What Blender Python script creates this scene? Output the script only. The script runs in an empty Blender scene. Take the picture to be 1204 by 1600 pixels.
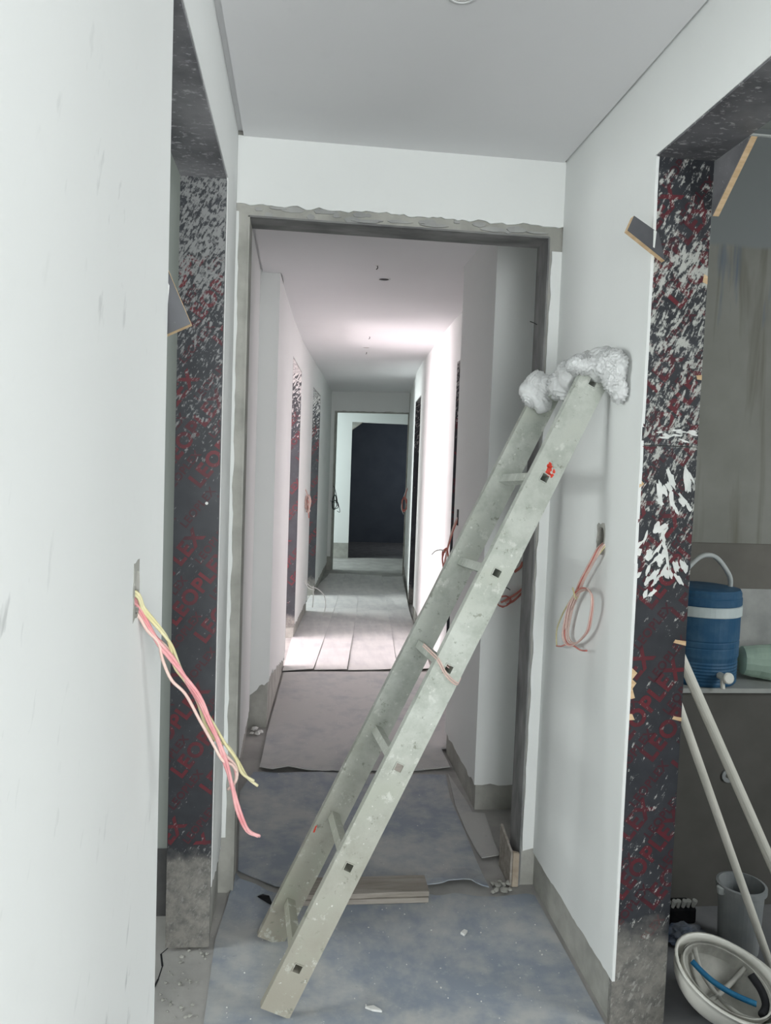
import bpy, bmesh, math, random
from mathutils import Vector, Matrix, noise
from mathutils.geometry import delaunay_2d_cdt

random.seed(7)
SC = bpy.context.scene
COL = SC.collection

# ------------------------------------------------------------------ camera
cam_d = bpy.data.cameras.new('camera'); cam = bpy.data.objects.new('camera', cam_d); COL.objects.link(cam)
cam_d.sensor_fit = 'VERTICAL'; cam_d.sensor_height = 36.0; cam_d.lens = 27.0; cam_d.clip_start = 0.02
def vray(u, v): return Vector(((u-602)/1200, -(v-800)/1200, -1.0))
_Y = vray(468, 725).normalized()
_Z = -(vray(468, 725).cross(vray(1468, 761))).normalized()
if _Z.y < 0: _Z = -_Z
_X = _Y.cross(_Z)
cam.matrix_world = Matrix(((_X.x, _X.y, _X.z, 0), (_Y.x, _Y.y, _Y.z, 0), (_Z.x, _Z.y, _Z.z, 1.49), (0, 0, 0, 1)))
SC.camera = cam

# ------------------------------------------------------------------ world, lights, exposure
w = bpy.data.worlds.new('world'); SC.world = w; w.use_nodes = True
w.node_tree.nodes['Background'].inputs[0].default_value = (0.8, 0.88, 1, 1)
w.node_tree.nodes['Background'].inputs[1].default_value = 0.3
def area(name, loc, target, sx, sy, power, color=(1, 1, 1)):
    d = bpy.data.lights.new(name, 'AREA'); d.shape = 'RECTANGLE'; d.size = sx; d.size_y = sy
    d.energy = power; d.color = color
    o = bpy.data.objects.new(name, d); COL.objects.link(o); o.location = loc
    o.rotation_euler = (Vector(target)-Vector(loc)).to_track_quat('-Z', 'Y').to_euler()
    return o
# daylight through the windows of the rooms beside the corridor, plus added fill lights
area('lobby_window_light', (1.9, -2.7, 1.2), (0.0, 1.4, 1.35), 1.8, 2.0, 92, (0.97, 1.0, 1.0))
area('lobby_back_fill_light', (0.45, -2.95, 1.25), (0.42, 2.6, 1.2), 1.5, 2.2, 108, (0.97, 1.0, 1.0))  # added fill for frame wall, ceiling and floor; no known window
area('near_left_room_window_light', (-3.2, 1.72, 1.6), (0.9, 2.15, 1.25), 1.2, 1.3, 60, (0.95, 1.0, 0.99))
area('far_left_room_window_light', (-2.85, 6.05, 1.15), (1.1, 6.2, 1.25), 1.9, 2.0, 350, (1.0, 0.86, 0.90))
area('second_left_room_window_light', (-2.6, 8.7, 1.5), (0.5, 8.4, 1.2), 1.4, 1.4, 170, (0.92, 1.0, 1.0))
area('cross_hall_window_light', (-1.3, 11.3, 1.5), (0.8, 12.3, 1.3), 0.9, 1.6, 85, (0.88, 1.0, 1.0))
area('kitchen_window_light', (3.2, 0.7, 1.6), (1.6, 2.5, 0.9), 1.0, 1.0, 46, (0.95, 1.0, 0.99))
area('middle_right_room_fill_light', (3.2, 4.4, 1.5), (0.5, 4.5, 1.5), 1.4, 1.4, 38, (1.0, 0.9, 0.94))  # added fill to raise the mid corridor; the room itself is dark
area('dark_room_fill_light', (2.9, 13.2, 1.6), (1.0, 15.0, 1.2), 0.8, 0.8, 22, (0.88, 0.95, 1.0))  # added light that lifts the far room's blacks; no known window
SC.cycles.diffuse_bounces = 8
vs = SC.view_settings
vs.view_transform = 'Standard'; vs.look = 'None'; vs.gamma = 1.0; vs.use_curve_mapping = False
vs.exposure = 0.0

# ------------------------------------------------------------------ material helpers
class MT:
    def __init__(s, name, rough=0.7, metal=0.0, spec=0.3):
        s.m = bpy.data.materials.new(name); s.m.use_nodes = True; s.nt = s.m.node_tree
        s.b = s.nt.nodes['Principled BSDF']
        s.b.inputs['Roughness'].default_value = rough; s.b.inputs['Metallic'].default_value = metal
        s.b.inputs['Specular IOR Level'].default_value = spec
        s.tc = s.n('ShaderNodeTexCoord')
        s.vec = s.tc.outputs['Object']
    def n(s, t): return s.nt.nodes.new(t)
    def l(s, a, b): s.nt.links.new(a, b)
    def mapped(s, scale=(1, 1, 1), rot=(0, 0, 0), loc=(0, 0, 0)):
        src = s.vec
        if any(rot):
            r = s.n('ShaderNodeMapping'); s.l(src, r.inputs[0]); r.inputs['Rotation'].default_value = rot; src = r.outputs[0]
        k = s.n('ShaderNodeMapping'); s.l(src, k.inputs[0])
        k.inputs['Scale'].default_value = scale; k.inputs['Location'].default_value = loc
        return k.outputs[0]
    def noise(s, scale, detail=4, rough=0.55, vec=None, dist=0.0):
        k = s.n('ShaderNodeTexNoise'); s.l(vec if vec is not None else s.vec, k.inputs['Vector'])
        k.inputs['Scale'].default_value = scale; k.inputs['Detail'].default_value = detail
        k.inputs['Roughness'].default_value = rough; k.inputs['Distortion'].default_value = dist
        return k.outputs[0]
    def ramp(s, fac, stops):
        k = s.n('ShaderNodeValToRGB'); s.l(fac, k.inputs[0]); e = k.color_ramp.elements
        while len(e) < len(stops): e.new(0.5)
        for i, (p, c) in enumerate(stops):
            e[i].position = p; e[i].color = (c, c, c, 1) if not isinstance(c, tuple) else (*c, 1)
        return k.outputs[0]
    def mix(s, fac, a, b):
        k = s.n('ShaderNodeMix'); k.data_type = 'RGBA'
        for v, i in ((fac, k.inputs[0]), (a, k.inputs[6]), (b, k.inputs[7])):
            if isinstance(v, (int, float)): i.default_value = v
            elif isinstance(v, tuple): i.default_value = (*v, 1)
            else: s.l(v, i)
        return k.outputs[2]
    def math(s, op, a, b=0.0, clamp=False):
        k = s.n('ShaderNodeMath'); k.operation = op; k.use_clamp = clamp
        for v, i in ((a, k.inputs[0]), (b, k.inputs[1])):
            if isinstance(v, (int, float)): i.default_value = v
            else: s.l(v, i)
        return k.outputs[0]
    def z(s, axis='Z'):
        k = s.n('ShaderNodeSeparateXYZ'); s.l(s.vec, k.inputs[0]); return k.outputs[axis]
    def color(s, c):
        if isinstance(c, tuple): s.b.inputs['Base Color'].default_value = (*c, 1)
        else: s.l(c, s.b.inputs['Base Color'])
        return s
    def bump(s, h, strength=0.3, dist=0.01):
        k = s.n('ShaderNodeBump'); s.l(h, k.inputs['Height']); k.inputs['Strength'].default_value = strength
        k.inputs['Distance'].default_value = dist; s.l(k.outputs[0], s.b.inputs['Normal']); return s

def noisy(name, a, b, scale=8, detail=5, rough=0.8, bump=0.15, lo=0.35, hi=0.65, spec=0.2, metal=0.0, bd=0.005, stretch=(1, 1, 1)):
    t = MT(name, rough, metal, spec)
    v = t.mapped(stretch)
    t.color(t.mix(t.ramp(t.noise(scale, detail, vec=v), [(lo, 0.0), (hi, 1.0)]), a, b))
    if bump: t.bump(t.noise(scale*4, 4, vec=v), bump, bd)
    return t.m

def plaster_mat(name, base, scuff=0.0):
    t = MT(name, 0.75, 0, 0.25)
    c = t.mix(t.ramp(t.noise(1.3, 4), [(0.3, 0.0), (0.7, 1.0)]), base, tuple(x*0.95 for x in base))
    c = t.mix(t.ramp(t.noise(14, 5), [(0.62, 0.0), (0.8, 0.5)]), c, tuple(x*0.93 for x in base))
    if scuff:
        v = t.mapped((34, 34, 13), (0.5, 0, 0))
        band = t.ramp(t.noise(1.6, 3), [(0.53, 0.0), (0.66, 1.0)])
        sc = t.math('MULTIPLY', t.ramp(t.noise(1.0, 3, vec=v), [(0.64, 0.0), (0.74, 1.0)]), band)
        c = t.mix(t.math('MULTIPLY', sc, scuff), c, (0.33, 0.34, 0.34))
    t.color(c); t.bump(t.noise(60, 3), 0.06, 0.003)
    return t.m

def smear_nodes(t, stops, ang, light, fine=1.0):
    """plaster and dust smears on the panels; stops = (height, amount)"""
    v = t.mapped((105*fine, 105*fine, 30*fine), (0, ang, 0))
    n1 = t.noise(1.0, 3, 0.6, vec=v, dist=0.5)
    n2 = t.noise(60*fine, 5, 0.7)
    n = t.math('ADD', t.math('MULTIPLY', n1, 0.55), t.math('MULTIPLY', n2, 0.45))
    zz = t.math('DIVIDE', t.z(), 2.4)
    big = t.math('MULTIPLY', t.math('SUBTRACT', t.noise(7, 2), 0.5), 0.12)
    dens = t.math('ADD', t.ramp(zz, [(h/2.4, a) for h, a in stops]), big)
    k = t.math('ADD', n, t.math('SUBTRACT', dens, 0.5))
    return t.ramp(k, [(0.565, 0.0), (0.63, 1.0)])

def film_mats(tag, stops, ang, light, dust_z=0.28, fine=1.0, haze=0.0):
    out = []
    for nm, col in (('film', (0.024, 0.026, 0.031)), ('ink', (0.135, 0.02, 0.027)), ('faint_ink', (0.072, 0.02, 0.026))):
        t = MT(nm+'_'+tag, 0.42, 0, 0.35)
        wob = t.ramp(t.noise(9, 3), [(0.3, 0.0), (0.7, 1.0)])
        c = t.mix(wob, col, tuple(x*1.5+0.006 for x in col) if nm == 'film' else (0.05, 0.02, 0.026))
        if haze: c = t.mix(t.math('MULTIPLY', t.ramp(t.noise(5, 4), [(0.35, 0.2), (0.7, 1.0)]), haze), c, (0.30, 0.295, 0.31))
        c = t.mix(smear_nodes(t, stops, ang, light, fine), c, light)
        if dust_z:
            zz = t.math('ADD', t.z(), t.math('MULTIPLY', t.math('SUBTRACT', t.noise(11, 4), 0.5), 0.25))
            d = t.ramp(zz, [(dust_z-0.05, 1.0), (dust_z+0.03, 0.0)])
            c = t.mix(t.math('MULTIPLY', d, t.ramp(t.noise(30, 5, 0.7), [(0.35, 0.45), (0.6, 0.95)])), c, (0.225, 0.215, 0.195))
        t.color(c)
        if nm == 'film': t.bump(t.noise(40, 4), 0.1, 0.003)
        out.append(t.m)
    return out

M = {}
M['plaster'] = plaster_mat('white_plaster', (0.73, 0.745, 0.735))
M['plaster_scuffed'] = plaster_mat('scuffed_white_plaster', (0.76, 0.77, 0.765), 0.55)
M['ceiling'] = plaster_mat('ceiling_board', (0.72, 0.72, 0.73))
M['grey_wall'] = plaster_mat('grey_plaster', (0.36, 0.385, 0.37))
M['concrete'] = noisy('bare_concrete', (0.29, 0.29, 0.265), (0.40, 0.395, 0.365), 9, 6, 0.9, 0.4)
M['concrete_dark'] = noisy('dark_concrete', (0.075, 0.075, 0.08), (0.12, 0.118, 0.12), 9, 6, 0.9, 0.3)  # dark concrete tone for skirting, far room floor and ceiling hole
M['concrete_floor'] = noisy('dusty_concrete_floor', (0.29, 0.285, 0.275), (0.39, 0.38, 0.365), 5, 7, 0.9, 0.3)
M['lintel'] = noisy('dirty_form_board', (0.14, 0.14, 0.142), (0.27, 0.27, 0.265), 12, 6, 0.85, 0.3, stretch=(0.4, 1, 0.4))
M['dark_room'] = noisy('dark_room_wall', (0.05, 0.058, 0.072), (0.06, 0.068, 0.082), 3, 3, 0.9, 0)  # darkness of the unlit rooms put into the wall colour
M['wood'] = noisy('raw_plywood', (0.55, 0.38, 0.22), (0.66, 0.49, 0.31), 20, 4, 0.8, 0.2, stretch=(1, 1, 6))
M['stop_wood'] = noisy('weathered_tan_wood', (0.33, 0.27, 0.21), (0.42, 0.36, 0.29), 20, 4, 0.85, 0.2)
M['old_wood'] = noisy('dusty_plank', (0.24, 0.215, 0.19), (0.36, 0.33, 0.295), 14, 6, 0.9, 0.3, stretch=(0.4, 3, 3))
M['smear'] = noisy('plaster_smear', (0.62, 0.64, 0.62), (0.75, 0.76, 0.74), 30, 4, 0.9, 0.3)
M['crumb'] = noisy('plaster_crumb', (0.60, 0.60, 0.58), (0.72, 0.72, 0.70), 40, 3, 0.9, 0.2)
M['black'] = noisy('black_rubber', (0.015, 0.015, 0.018), (0.03, 0.03, 0.034), 20, 3, 0.7, 0.1)

# dusty blue grey protective floor sheet
def sheet_mat(name, blue, dust, amt, streak=0.12):
    t = MT(name, 0.62, 0, 0.3)
    big = t.noise(2.3, 6, 0.6)
    v = t.mapped((16, 2.6, 1))
    st = t.noise(1.0, 4, 0.6, vec=v)
    k = t.math('ADD', t.math('MULTIPLY', big, 0.55), t.math('ADD', t.math('MULTIPLY', st, streak), t.math('MULTIPLY', t.noise(9, 6, 0.7), 0.45-streak)))
    c = t.mix(t.ramp(k, [(amt-0.07, 0.0), (amt+0.09, 1.0)]), blue, dust)
    c = t.mix(t.ramp(t.noise(38, 5, 0.7), [(0.6, 0.0), (0.75, 0.5)]), c, tuple(min(1, x*1.35) for x in dust))
    c = t.mix(t.ramp(t.noise(17, 5, 0.7), [(0.66, 0.0), (0.76, 0.6)]), c, tuple(x*0.5 for x in blue))
    t.color(c); t.bump(t.noise(30, 4), 0.12, 0.004)
    return t.m
M['sheet_blue'] = sheet_mat('blue_grey_sheet', (0.25, 0.285, 0.335), (0.42, 0.425, 0.42), 0.5)
M['sheet_dusty'] = sheet_mat('dusty_sheet', (0.33, 0.335, 0.355), (0.44, 0.435, 0.425), 0.42)
M['sheet_pale'] = sheet_mat('pale_sheet', (0.42, 0.42, 0.43), (0.55, 0.545, 0.535), 0.45, 0.3)

def ladder_mat():
    t = MT('weathered_aluminium', 0.55, 0.0, 0.4)
    c = t.mix(t.ramp(t.noise(9, 6, 0.65), [(0.35, 0.0), (0.65, 1.0)]), (0.345, 0.37, 0.325), (0.55, 0.575, 0.53))
    c = t.mix(t.ramp(t.z(), [(0.05, 0.9), (0.8, 0.0)]), c, (0.32, 0.295, 0.24))
    c = t.mix(t.ramp(t.noise(34, 5, 0.7), [(0.6, 0.0), (0.68, 0.8)]), c, (0.2, 0.21, 0.165))
    c = t.mix(t.ramp(t.noise(4.5, 5, 0.65), [(0.52, 0.0), (0.68, 0.55)]), c, (0.31, 0.33, 0.26))
    c = t.mix(t.ramp(t.noise(21, 5, 0.7), [(0.58, 0.0), (0.66, 0.6)]), c, (0.64, 0.655, 0.61))
    c = t.mix(t.ramp(t.noise(70, 3, 0.6), [(0.68, 0.0), (0.74, 0.8)]), c, (0.72, 0.73, 0.69))
    t.color(c); t.bump(t.noise(50, 4), 0.15, 0.003)
    return t.m
M['ladder'] = ladder_mat()
M['hole'] = noisy('rung_hollow', (0.03, 0.035, 0.035), (0.06, 0.065, 0.06), 30, 2, 0.9, 0)
M['red_paint'] = noisy('red_paint', (0.62, 0.05, 0.03), (0.7, 0.09, 0.06), 60, 3, 0.7, 0.1)
t = MT('white_plastic', 0.32, 0, 0.5)
t.color(t.mix(t.ramp(t.noise(10, 5), [(0.4, 0.0), (0.7, 1.0)]), (0.64, 0.65, 0.65), (0.56, 0.57, 0.565)))
v = t.mapped((1, 0.25, 1), (0.5, 0.3, 0))
t.bump(t.noise(30, 3, 0.5, vec=v, dist=1.2), 0.45, 0.010); M['plastic'] = t.m
M['wire_pink'] = noisy('pink_wire', (0.56, 0.22, 0.235), (0.62, 0.34, 0.34), 30, 3, 0.5, 0)
M['wire_pale'] = noisy('pale_pink_wire', (0.58, 0.41, 0.37), (0.62, 0.47, 0.42), 30, 3, 0.5, 0)
M['wire_yellow'] = noisy('yellow_wire', (0.52, 0.47, 0.26), (0.58, 0.54, 0.35), 30, 3, 0.5, 0)
M['wire_red'] = noisy('red_wire', (0.45, 0.13, 0.11), (0.55, 0.22, 0.18), 30, 3, 0.5, 0)
M['wire_white'] = noisy('white_wire', (0.62, 0.62, 0.6), (0.7, 0.7, 0.68), 30, 3, 0.5, 0)
M['wire_black'] = noisy('black_wire', (0.03, 0.035, 0.035), (0.05, 0.055, 0.055), 30, 3, 0.5, 0)
M['jug_blue'] = noisy('blue_jug_plastic', (0.024, 0.085, 0.17), (0.055, 0.125, 0.21), 16, 6, 0.5, 0.1, 0.42, 0.72)
M['jug_band'] = noisy('pale_jug_band', (0.50, 0.56, 0.57), (0.58, 0.63, 0.63), 14, 4, 0.5, 0.05)
M['jug_grey'] = noisy('grey_jug_handle', (0.40, 0.43, 0.43), (0.48, 0.5, 0.5), 14, 4, 0.5, 0.05)
M['white_hard'] = noisy('white_hard_plastic', (0.74, 0.73, 0.68), (0.66, 0.65, 0.60), 9, 5, 0.35, 0.05, spec=0.5)
M['helmet_in'] = noisy('dirty_helmet_inside', (0.28, 0.275, 0.25), (0.56, 0.55, 0.51), 9, 6, 0.7, 0.15)
M['blue_strap'] = noisy('blue_strap', (0.015, 0.12, 0.25), (0.03, 0.17, 0.31), 22, 3, 0.6, 0.1)
M['pvc'] = noisy('dusty_pvc', (0.60, 0.59, 0.53), (0.70, 0.68, 0.62), 7, 5, 0.5, 0.05)
M['bucket'] = noisy('grey_bucket', (0.22, 0.235, 0.245), (0.29, 0.30, 0.305), 9, 5, 0.5, 0.08)
M['kitchen_dark'] = noisy('dark_brown_grey_tile', (0.085, 0.082, 0.075), (0.105, 0.10, 0.093), 5, 5, 0.7, 0.05)
M['band_brown'] = noisy('brown_grey_band', (0.135, 0.128, 0.115), (0.165, 0.155, 0.14), 6, 5, 0.8, 0.08)
M['kitchen_floor'] = noisy('kitchen_floor_slab', (0.12, 0.125, 0.14), (0.2, 0.2, 0.205), 4, 6, 0.7, 0.2)
M['bag'] = noisy('blue_grey_bag', (0.07, 0.10, 0.16), (0.24, 0.24, 0.25), 9, 4, 0.6, 0.3)
M['ledge'] = noisy('ledge_stone', (0.30, 0.31, 0.30), (0.38, 0.385, 0.37), 9, 5, 0.7, 0.15)
M['splash'] = noisy('rough_grey_render', (0.27, 0.275, 0.27), (0.38, 0.38, 0.37), 8, 6, 0.9, 0.3)
def kitchen_mat():
    t = MT('cement_render', 0.9, 0, 0.15)
    zz = t.math('ADD', t.z(), t.math('MULTIPLY', t.math('SUBTRACT', t.noise(2.2, 2), 0.5), 0.09))
    up = t.ramp(t.math('SUBTRACT', zz, 1.82), [(0.495, 0.0), (0.51, 1.0)])
    low = t.mix(t.ramp(t.noise(3, 5), [(0.35, 0.0), (0.7, 1.0)]), (0.215, 0.215, 0.195), (0.275, 0.275, 0.255))
    v = t.mapped((9, 1, 0.5))
    low = t.mix(t.ramp(t.noise(1.0, 4, 0.6, vec=v, dist=0.5), [(0.53, 0.0), (0.63, 0.75)]), low, (0.145, 0.137, 0.112))
    v2 = t.mapped((9, 1, 1.2), loc=(3.3, 0, 1))
    low = t.mix(t.ramp(t.noise(1.0, 4, 0.6, vec=v2, dist=0.3), [(0.59, 0.0), (0.68, 0.8)]), low, (0.11, 0.145, 0.21))
    c = t.mix(up, low, (0.225, 0.24, 0.245))
    t.color(c); t.bump(t.noise(30, 4), 0.15, 0.004); return t.m
M['kitchen_wall'] = kitchen_mat()
t = MT('green_bottle_plastic', 0.25, 0, 0.5); t.color((0.50, 0.64, 0.54)); t.b.inputs['Transmission Weight'].default_value = 0.35
t.bump(t.noise(25, 3), 0.3, 0.004); M['green'] = t.m

# ------------------------------------------------------------------ mesh helpers
def put(name, bm, mat, parent=None, loc=None, smooth=False, label=None, kind=None):
    """link a bmesh given in world coordinates as one object whose origin is loc (default: the parent's)"""
    base = Vector(parent['_o']) if parent else Vector((0, 0, 0))
    o_loc = Vector(loc) if loc is not None else base
    bmesh.ops.recalc_face_normals(bm, faces=bm.faces)
    bmesh.ops.translate(bm, verts=bm.verts, vec=-o_loc)
    me = bpy.data.meshes.new(name); bm.to_mesh(me); bm.free()
    if smooth:
        for p in me.polygons: p.use_smooth = True
    me.materials.append(mat)
    o = bpy.data.objects.new(name, me); COL.objects.link(o)
    o.location = o_loc-base
    if parent: o.parent = parent
    o['_o'] = tuple(o_loc)
    if label: o['label'] = label
    if kind: o['kind'] = kind
    return o
def tag(o, label, cat, group=None):
    o['label'] = label; o['category'] = cat
    if group: o['group'] = group
    return o
def thing(name, label, cat, loc, group=None):
    o = bpy.data.objects.new(name, None); COL.objects.link(o); o.location = loc; o['_o'] = tuple(loc)
    o.empty_display_size = 0.05
    return tag(o, label, cat, group)
def struct(name, bm, mat, **k):
    return put(name, bm, mat, kind='structure', **k)

def box(bm, x0, x1, y0, y1, z0, z1):
    v = [bm.verts.new(p) for p in ((x0, y0, z0), (x1, y0, z0), (x1, y1, z0), (x0, y1, z0), (x0, y0, z1), (x1, y0, z1), (x1, y1, z1), (x0, y1, z1))]
    for f in ((0, 3, 2, 1), (4, 5, 6, 7), (0, 1, 5, 4), (1, 2, 6, 5), (2, 3, 7, 6), (3, 0, 4, 7)): bm.faces.new([v[i] for i in f])
    return bm
def boxes(*bs):
    bm = bmesh.new()
    for b in bs: box(bm, *b)
    return bm
def prism(bm, pts, vec):
    """polygon pts (3d) extruded by vec"""
    vec = Vector(vec)
    a = [bm.verts.new(p) for p in pts]; b = [bm.verts.new(Vector(p)+vec) for p in pts]
    n = len(pts)
    bm.faces.new(a); bm.faces.new(list(reversed(b)))
    for i in range(n): bm.faces.new((a[i], a[(i+1) % n], b[(i+1) % n], b[i]))
    return bm
def bevel(bm, off, seg=2):
    bmesh.ops.bevel(bm, geom=list(bm.edges), offset=off, segments=seg, affect='EDGES', profile=0.5)
    return bm
def smooth_path(pts, n=6):
    P = [Vector(p) for p in pts]; out = []
    for i in range(len(P)-1):
        p0 = P[max(i-1, 0)]; p1 = P[i]; p2 = P[i+1]; p3 = P[min(i+2, len(P)-1)]
        for k in range(n):
            t = k/n
            out.append(0.5*((2*p1)+(p2-p0)*t+(2*p0-5*p1+4*p2-p3)*t*t+(3*p1-p0-3*p2+p3)*t**3))
    out.append(P[-1]); return out
def tube(bm, pts, r, seg=8, n=6, rf=None, sm=True):
    P = smooth_path(pts, n) if sm and len(pts) > 2 else [Vector(p) for p in pts]
    rings = []; up = None
    for i, p in enumerate(P):
        d = (P[min(i+1, len(P)-1)]-P[max(i-1, 0)]).normalized()
        if up is None:
            up = Vector((0, 0, 1)) if abs(d.z) < 0.9 else Vector((1, 0, 0))
        a = d.cross(up).normalized(); up = a.cross(d).normalized()
        rr = r if rf is None else rf(i/(len(P)-1))
        rings.append([bm.verts.new(p+(a*math.cos(2*math.pi*k/seg)+up*math.sin(2*math.pi*k/seg))*rr) for k in range(seg)])
    for i in range(len(rings)-1):
        for k in range(seg): bm.faces.new((rings[i][k], rings[i][(k+1) % seg], rings[i+1][(k+1) % seg], rings[i+1][k]))
    bm.faces.new(list(reversed(rings[0]))); bm.faces.new(rings[-1])
    return bm
def lathe(bm, prof, c, seg=32, closed_bottom=True, closed_top=True, axis=None):
    """prof: (radius, height) from bottom to top around c"""
    c = Vector(c); rings = []
    for r, h in prof:
        rings.append([bm.verts.new(c+Vector((r*math.cos(2*math.pi*k/seg), r*math.sin(2*math.pi*k/seg), h))) for k in range(seg)])
    for i in range(len(rings)-1):
        for k in range(seg): bm.faces.new((rings[i][k], rings[i][(k+1) % seg], rings[i+1][(k+1) % seg], rings[i+1][k]))
    if closed_bottom: bm.faces.new(list(reversed(rings[0])))
    if closed_top: bm.faces.new(rings[-1])
    return bm
def ragged(p0, p1, step, amp, axis, seed=0, smooth=0.0):
    """points from p0 to p1 with irregular offsets along axis (end points kept)"""
    p0, p1, ax = Vector(p0), Vector(p1), Vector(axis)
    n = max(2, int((p1-p0).length/step)); out = []
    rnd = random.Random(seed)
    for i in range(n+1):
        t = i/n
        o = 0 if i in (0, n) else amp*(noise.noise(Vector((t*n*0.35, seed*1.7, 0)))*1.2+rnd.uniform(-0.4, 0.4))
        out.append(p0.lerp(p1, t)+ax*o)
    return out

# ------------------------------------------------------------------ floors and ceilings
struct('floor', boxes((-3.6, 4.0, -3.2, 15.5, -0.15, 0.0)), M['concrete_floor'])
kf = struct('floor_kitchen', boxes((1.026, 3.5, -0.2, 2.65, 0.0, 0.004)), M['kitchen_floor'])
# cracked corner of the bare floor by the left doorway
bm = bmesh.new()
ck = [(-0.355, 2.32), (-0.372, 2.29), (-0.358, 2.232), (-0.360, 2.176), (-0.368, 2.12), (-0.362, 2.05)]
for i in range(len(ck)-1):
    (x0, y0), (x1, y1) = ck[i], ck[i+1]; wd = 0.0016+0.0012*(i % 2)
    prism(bm, [(x0-wd, y0, 0.0003), (x0+wd, y0, 0.0003), (x1+wd, y1, 0.0003), (x1-wd, y1, 0.0003)], (0, 0, 0.0004))
struct('trim_1', bm, M['black'])

ceil = struct('ceiling', boxes((-0.212, 0.868, -0.3, 2.61, 2.55, 2.75), (-0.4, 3.4, -3.1, -0.3, 2.55, 2.75), (-0.38, -0.212, -0.3, 2.61, 2.566, 2.75), (0.868, 1.0, -0.3, 2.61, 2.558, 2.75)), M['ceiling'])
struct('ceiling_corridor', boxes((-0.228, 1.1, 2.74, 4.28, 2.52, 2.75), (-0.122, 1.6, 4.28, 5.4, 2.52, 2.75), (-0.4, 1.9, 5.4, 11.0, 2.52, 2.75), (-0.4, -0.228, 2.74, 4.28, 2.533, 2.75), (-0.4, -0.122, 4.28, 5.4, 2.533, 2.75)), M['ceiling'])
struct('ceiling_rooms', boxes((-3.5, -0.38, -0.3, 4.4, 2.75, 2.9), (-3.5, -0.1, 4.4, 10.9, 2.72, 2.9), (1.0, 3.5, -0.3, 2.7, 2.74, 2.9), (0.9, 3.6, 2.7, 10.6, 2.76, 2.9), (-2.6, 3.6, 10.6, 15.3, 2.72, 2.9)), M['grey_wall'])

# ------------------------------------------------------------------ near walls
T = 0.008          # plaster thickness over the concrete
# left wall: concrete core with plaster coat, pierced by the doorway (y 1.355 to 2.30) and one socket hole
HL = (1.118, 1.156, 1.262, 1.335)
wl = struct('wall_left', boxes((-0.36, -0.23-T, -3.1, 1.355, 0, HL[2]), (-0.36, -0.23-T, -3.1, HL[0], HL[2], HL[3]), (-0.36, -0.23-T, HL[1], 1.355, HL[2], HL[3]), (-0.36, -0.23-T, -3.1, 1.355, HL[3], 2.75),
    (-0.36, -0.256, HL[0], HL[1], HL[2], HL[3]),
    (-0.36, -0.23-T, 1.355, 2.318, 2.318, 2.75), (-0.36, -0.23-T, 2.318, 2.61, 0, 2.75)), M['concrete'])
bm = boxes((-0.23-T, -0.23, -3.1, 1.355, 0.14, HL[2]), (-0.23-T, -0.23, -3.1, HL[0], HL[2], HL[3]), (-0.23-T, -0.23, HL[1], 1.355, HL[2], HL[3]), (-0.23-T, -0.23, -3.1, 1.355, HL[3], 2.565),
    (-0.23-T, -0.23, 1.355, 2.318, 2.31, 2.565))
pts = ragged((-0.23, 2.318, 0.19), (-0.23, 2.606, 0.16), 0.02, 0.02, (0, 0, 1), 3)
prism(bm, pts+[Vector((-0.23, 2.606, 2.565)), Vector((-0.23, 2.318, 2.565))], (-T, 0, 0))
put('plaster', bm, M['plaster_scuffed'], wl)
# ragged mortar lip around the socket hole
def hole_rim(parent, x, y0, y1, z0, z1, sgn, seed):
    rnd = random.Random(seed); bm = bmesh.new(); n = 22; o = []; i_ = []
    cy_, cz_ = (y0+y1)/2, (z0+z1)/2
    for k in range(n):
        a = 2*math.pi*k/n; ca, sa = math.cos(a), math.sin(a)
        s = max(abs(ca)/((y1-y0)/2), abs(sa)/((z1-z0)/2)); rr = 1/s
        ro = rr*rnd.uniform(1.02, 1.22); ri = min(rr*rnd.uniform(0.78, 0.95), 1/math.sqrt((ca/((y1-y0)/2))**2+(sa/((z1-z0)/2))**2))
        o.append((x, cy_+ca*ro, cz_+sa*ro)); i_.append((x, cy_+ca*ri, cz_+sa*ri))
    for k in range(n):
        j = (k+1) % n
        a, b, c, d = [Vector(p) for p in (o[k], o[j], i_[j], i_[k])]
        e = Vector((sgn*0.0015, 0, 0))
        prism(bm, [a+e*0.2, b+e*0.2, c+e, d+e], (-sgn*0.012, 0, 0))
    return put('mortar_rim', bm, M['concrete'], parent)
hole_rim(wl, -0.23, *HL, 1, 5)

# right wall with the kitchen doorway (y 0.95 to 1.91)
HR = (2.112, 2.168, 1.262, 1.345)
wr = struct('wall_right', boxes((0.875+T, 1.02, -0.3, 0.93, 0, 2.75), (0.875+T, 1.02, 0.93, 1.93, 2.318, 2.75),
    (0.875+T, 1.02, 1.93, 2.62, 0, HR[2]), (0.875+T, 1.02, 1.93, HR[0], HR[2], HR[3]), (0.875+T, 1.02, HR[1], 2.62, HR[2], HR[3]), (0.875+T, 1.02, 1.93, 2.62, HR[3], 2.75), (0.905, 1.02, *HR)), M['concrete'])
bm = boxes((0.875, 0.875+T, -0.3, 0.93, 0.14, 2.558), (0.875, 0.875+T, 0.93, 1.915, 2.305, 2.558),
    (0.875, 0.875+T, 1.915, HR[0], HR[2], HR[3]), (0.875, 0.875+T, HR[1], 2.61, HR[2], HR[3]), (0.875, 0.875+T, 1.915, 2.61, HR[3], 2.558))
pts = ragged((0.875, 1.905, 0.13), (0.875, 2.61, 0.125), 0.02, 0.004, (0, 0, 1), 8)
prism(bm, pts+[Vector((0.875, 2.61, HR[2])), Vector((0.875, 1.905, HR[2]))], (T, 0, 0))
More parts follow.
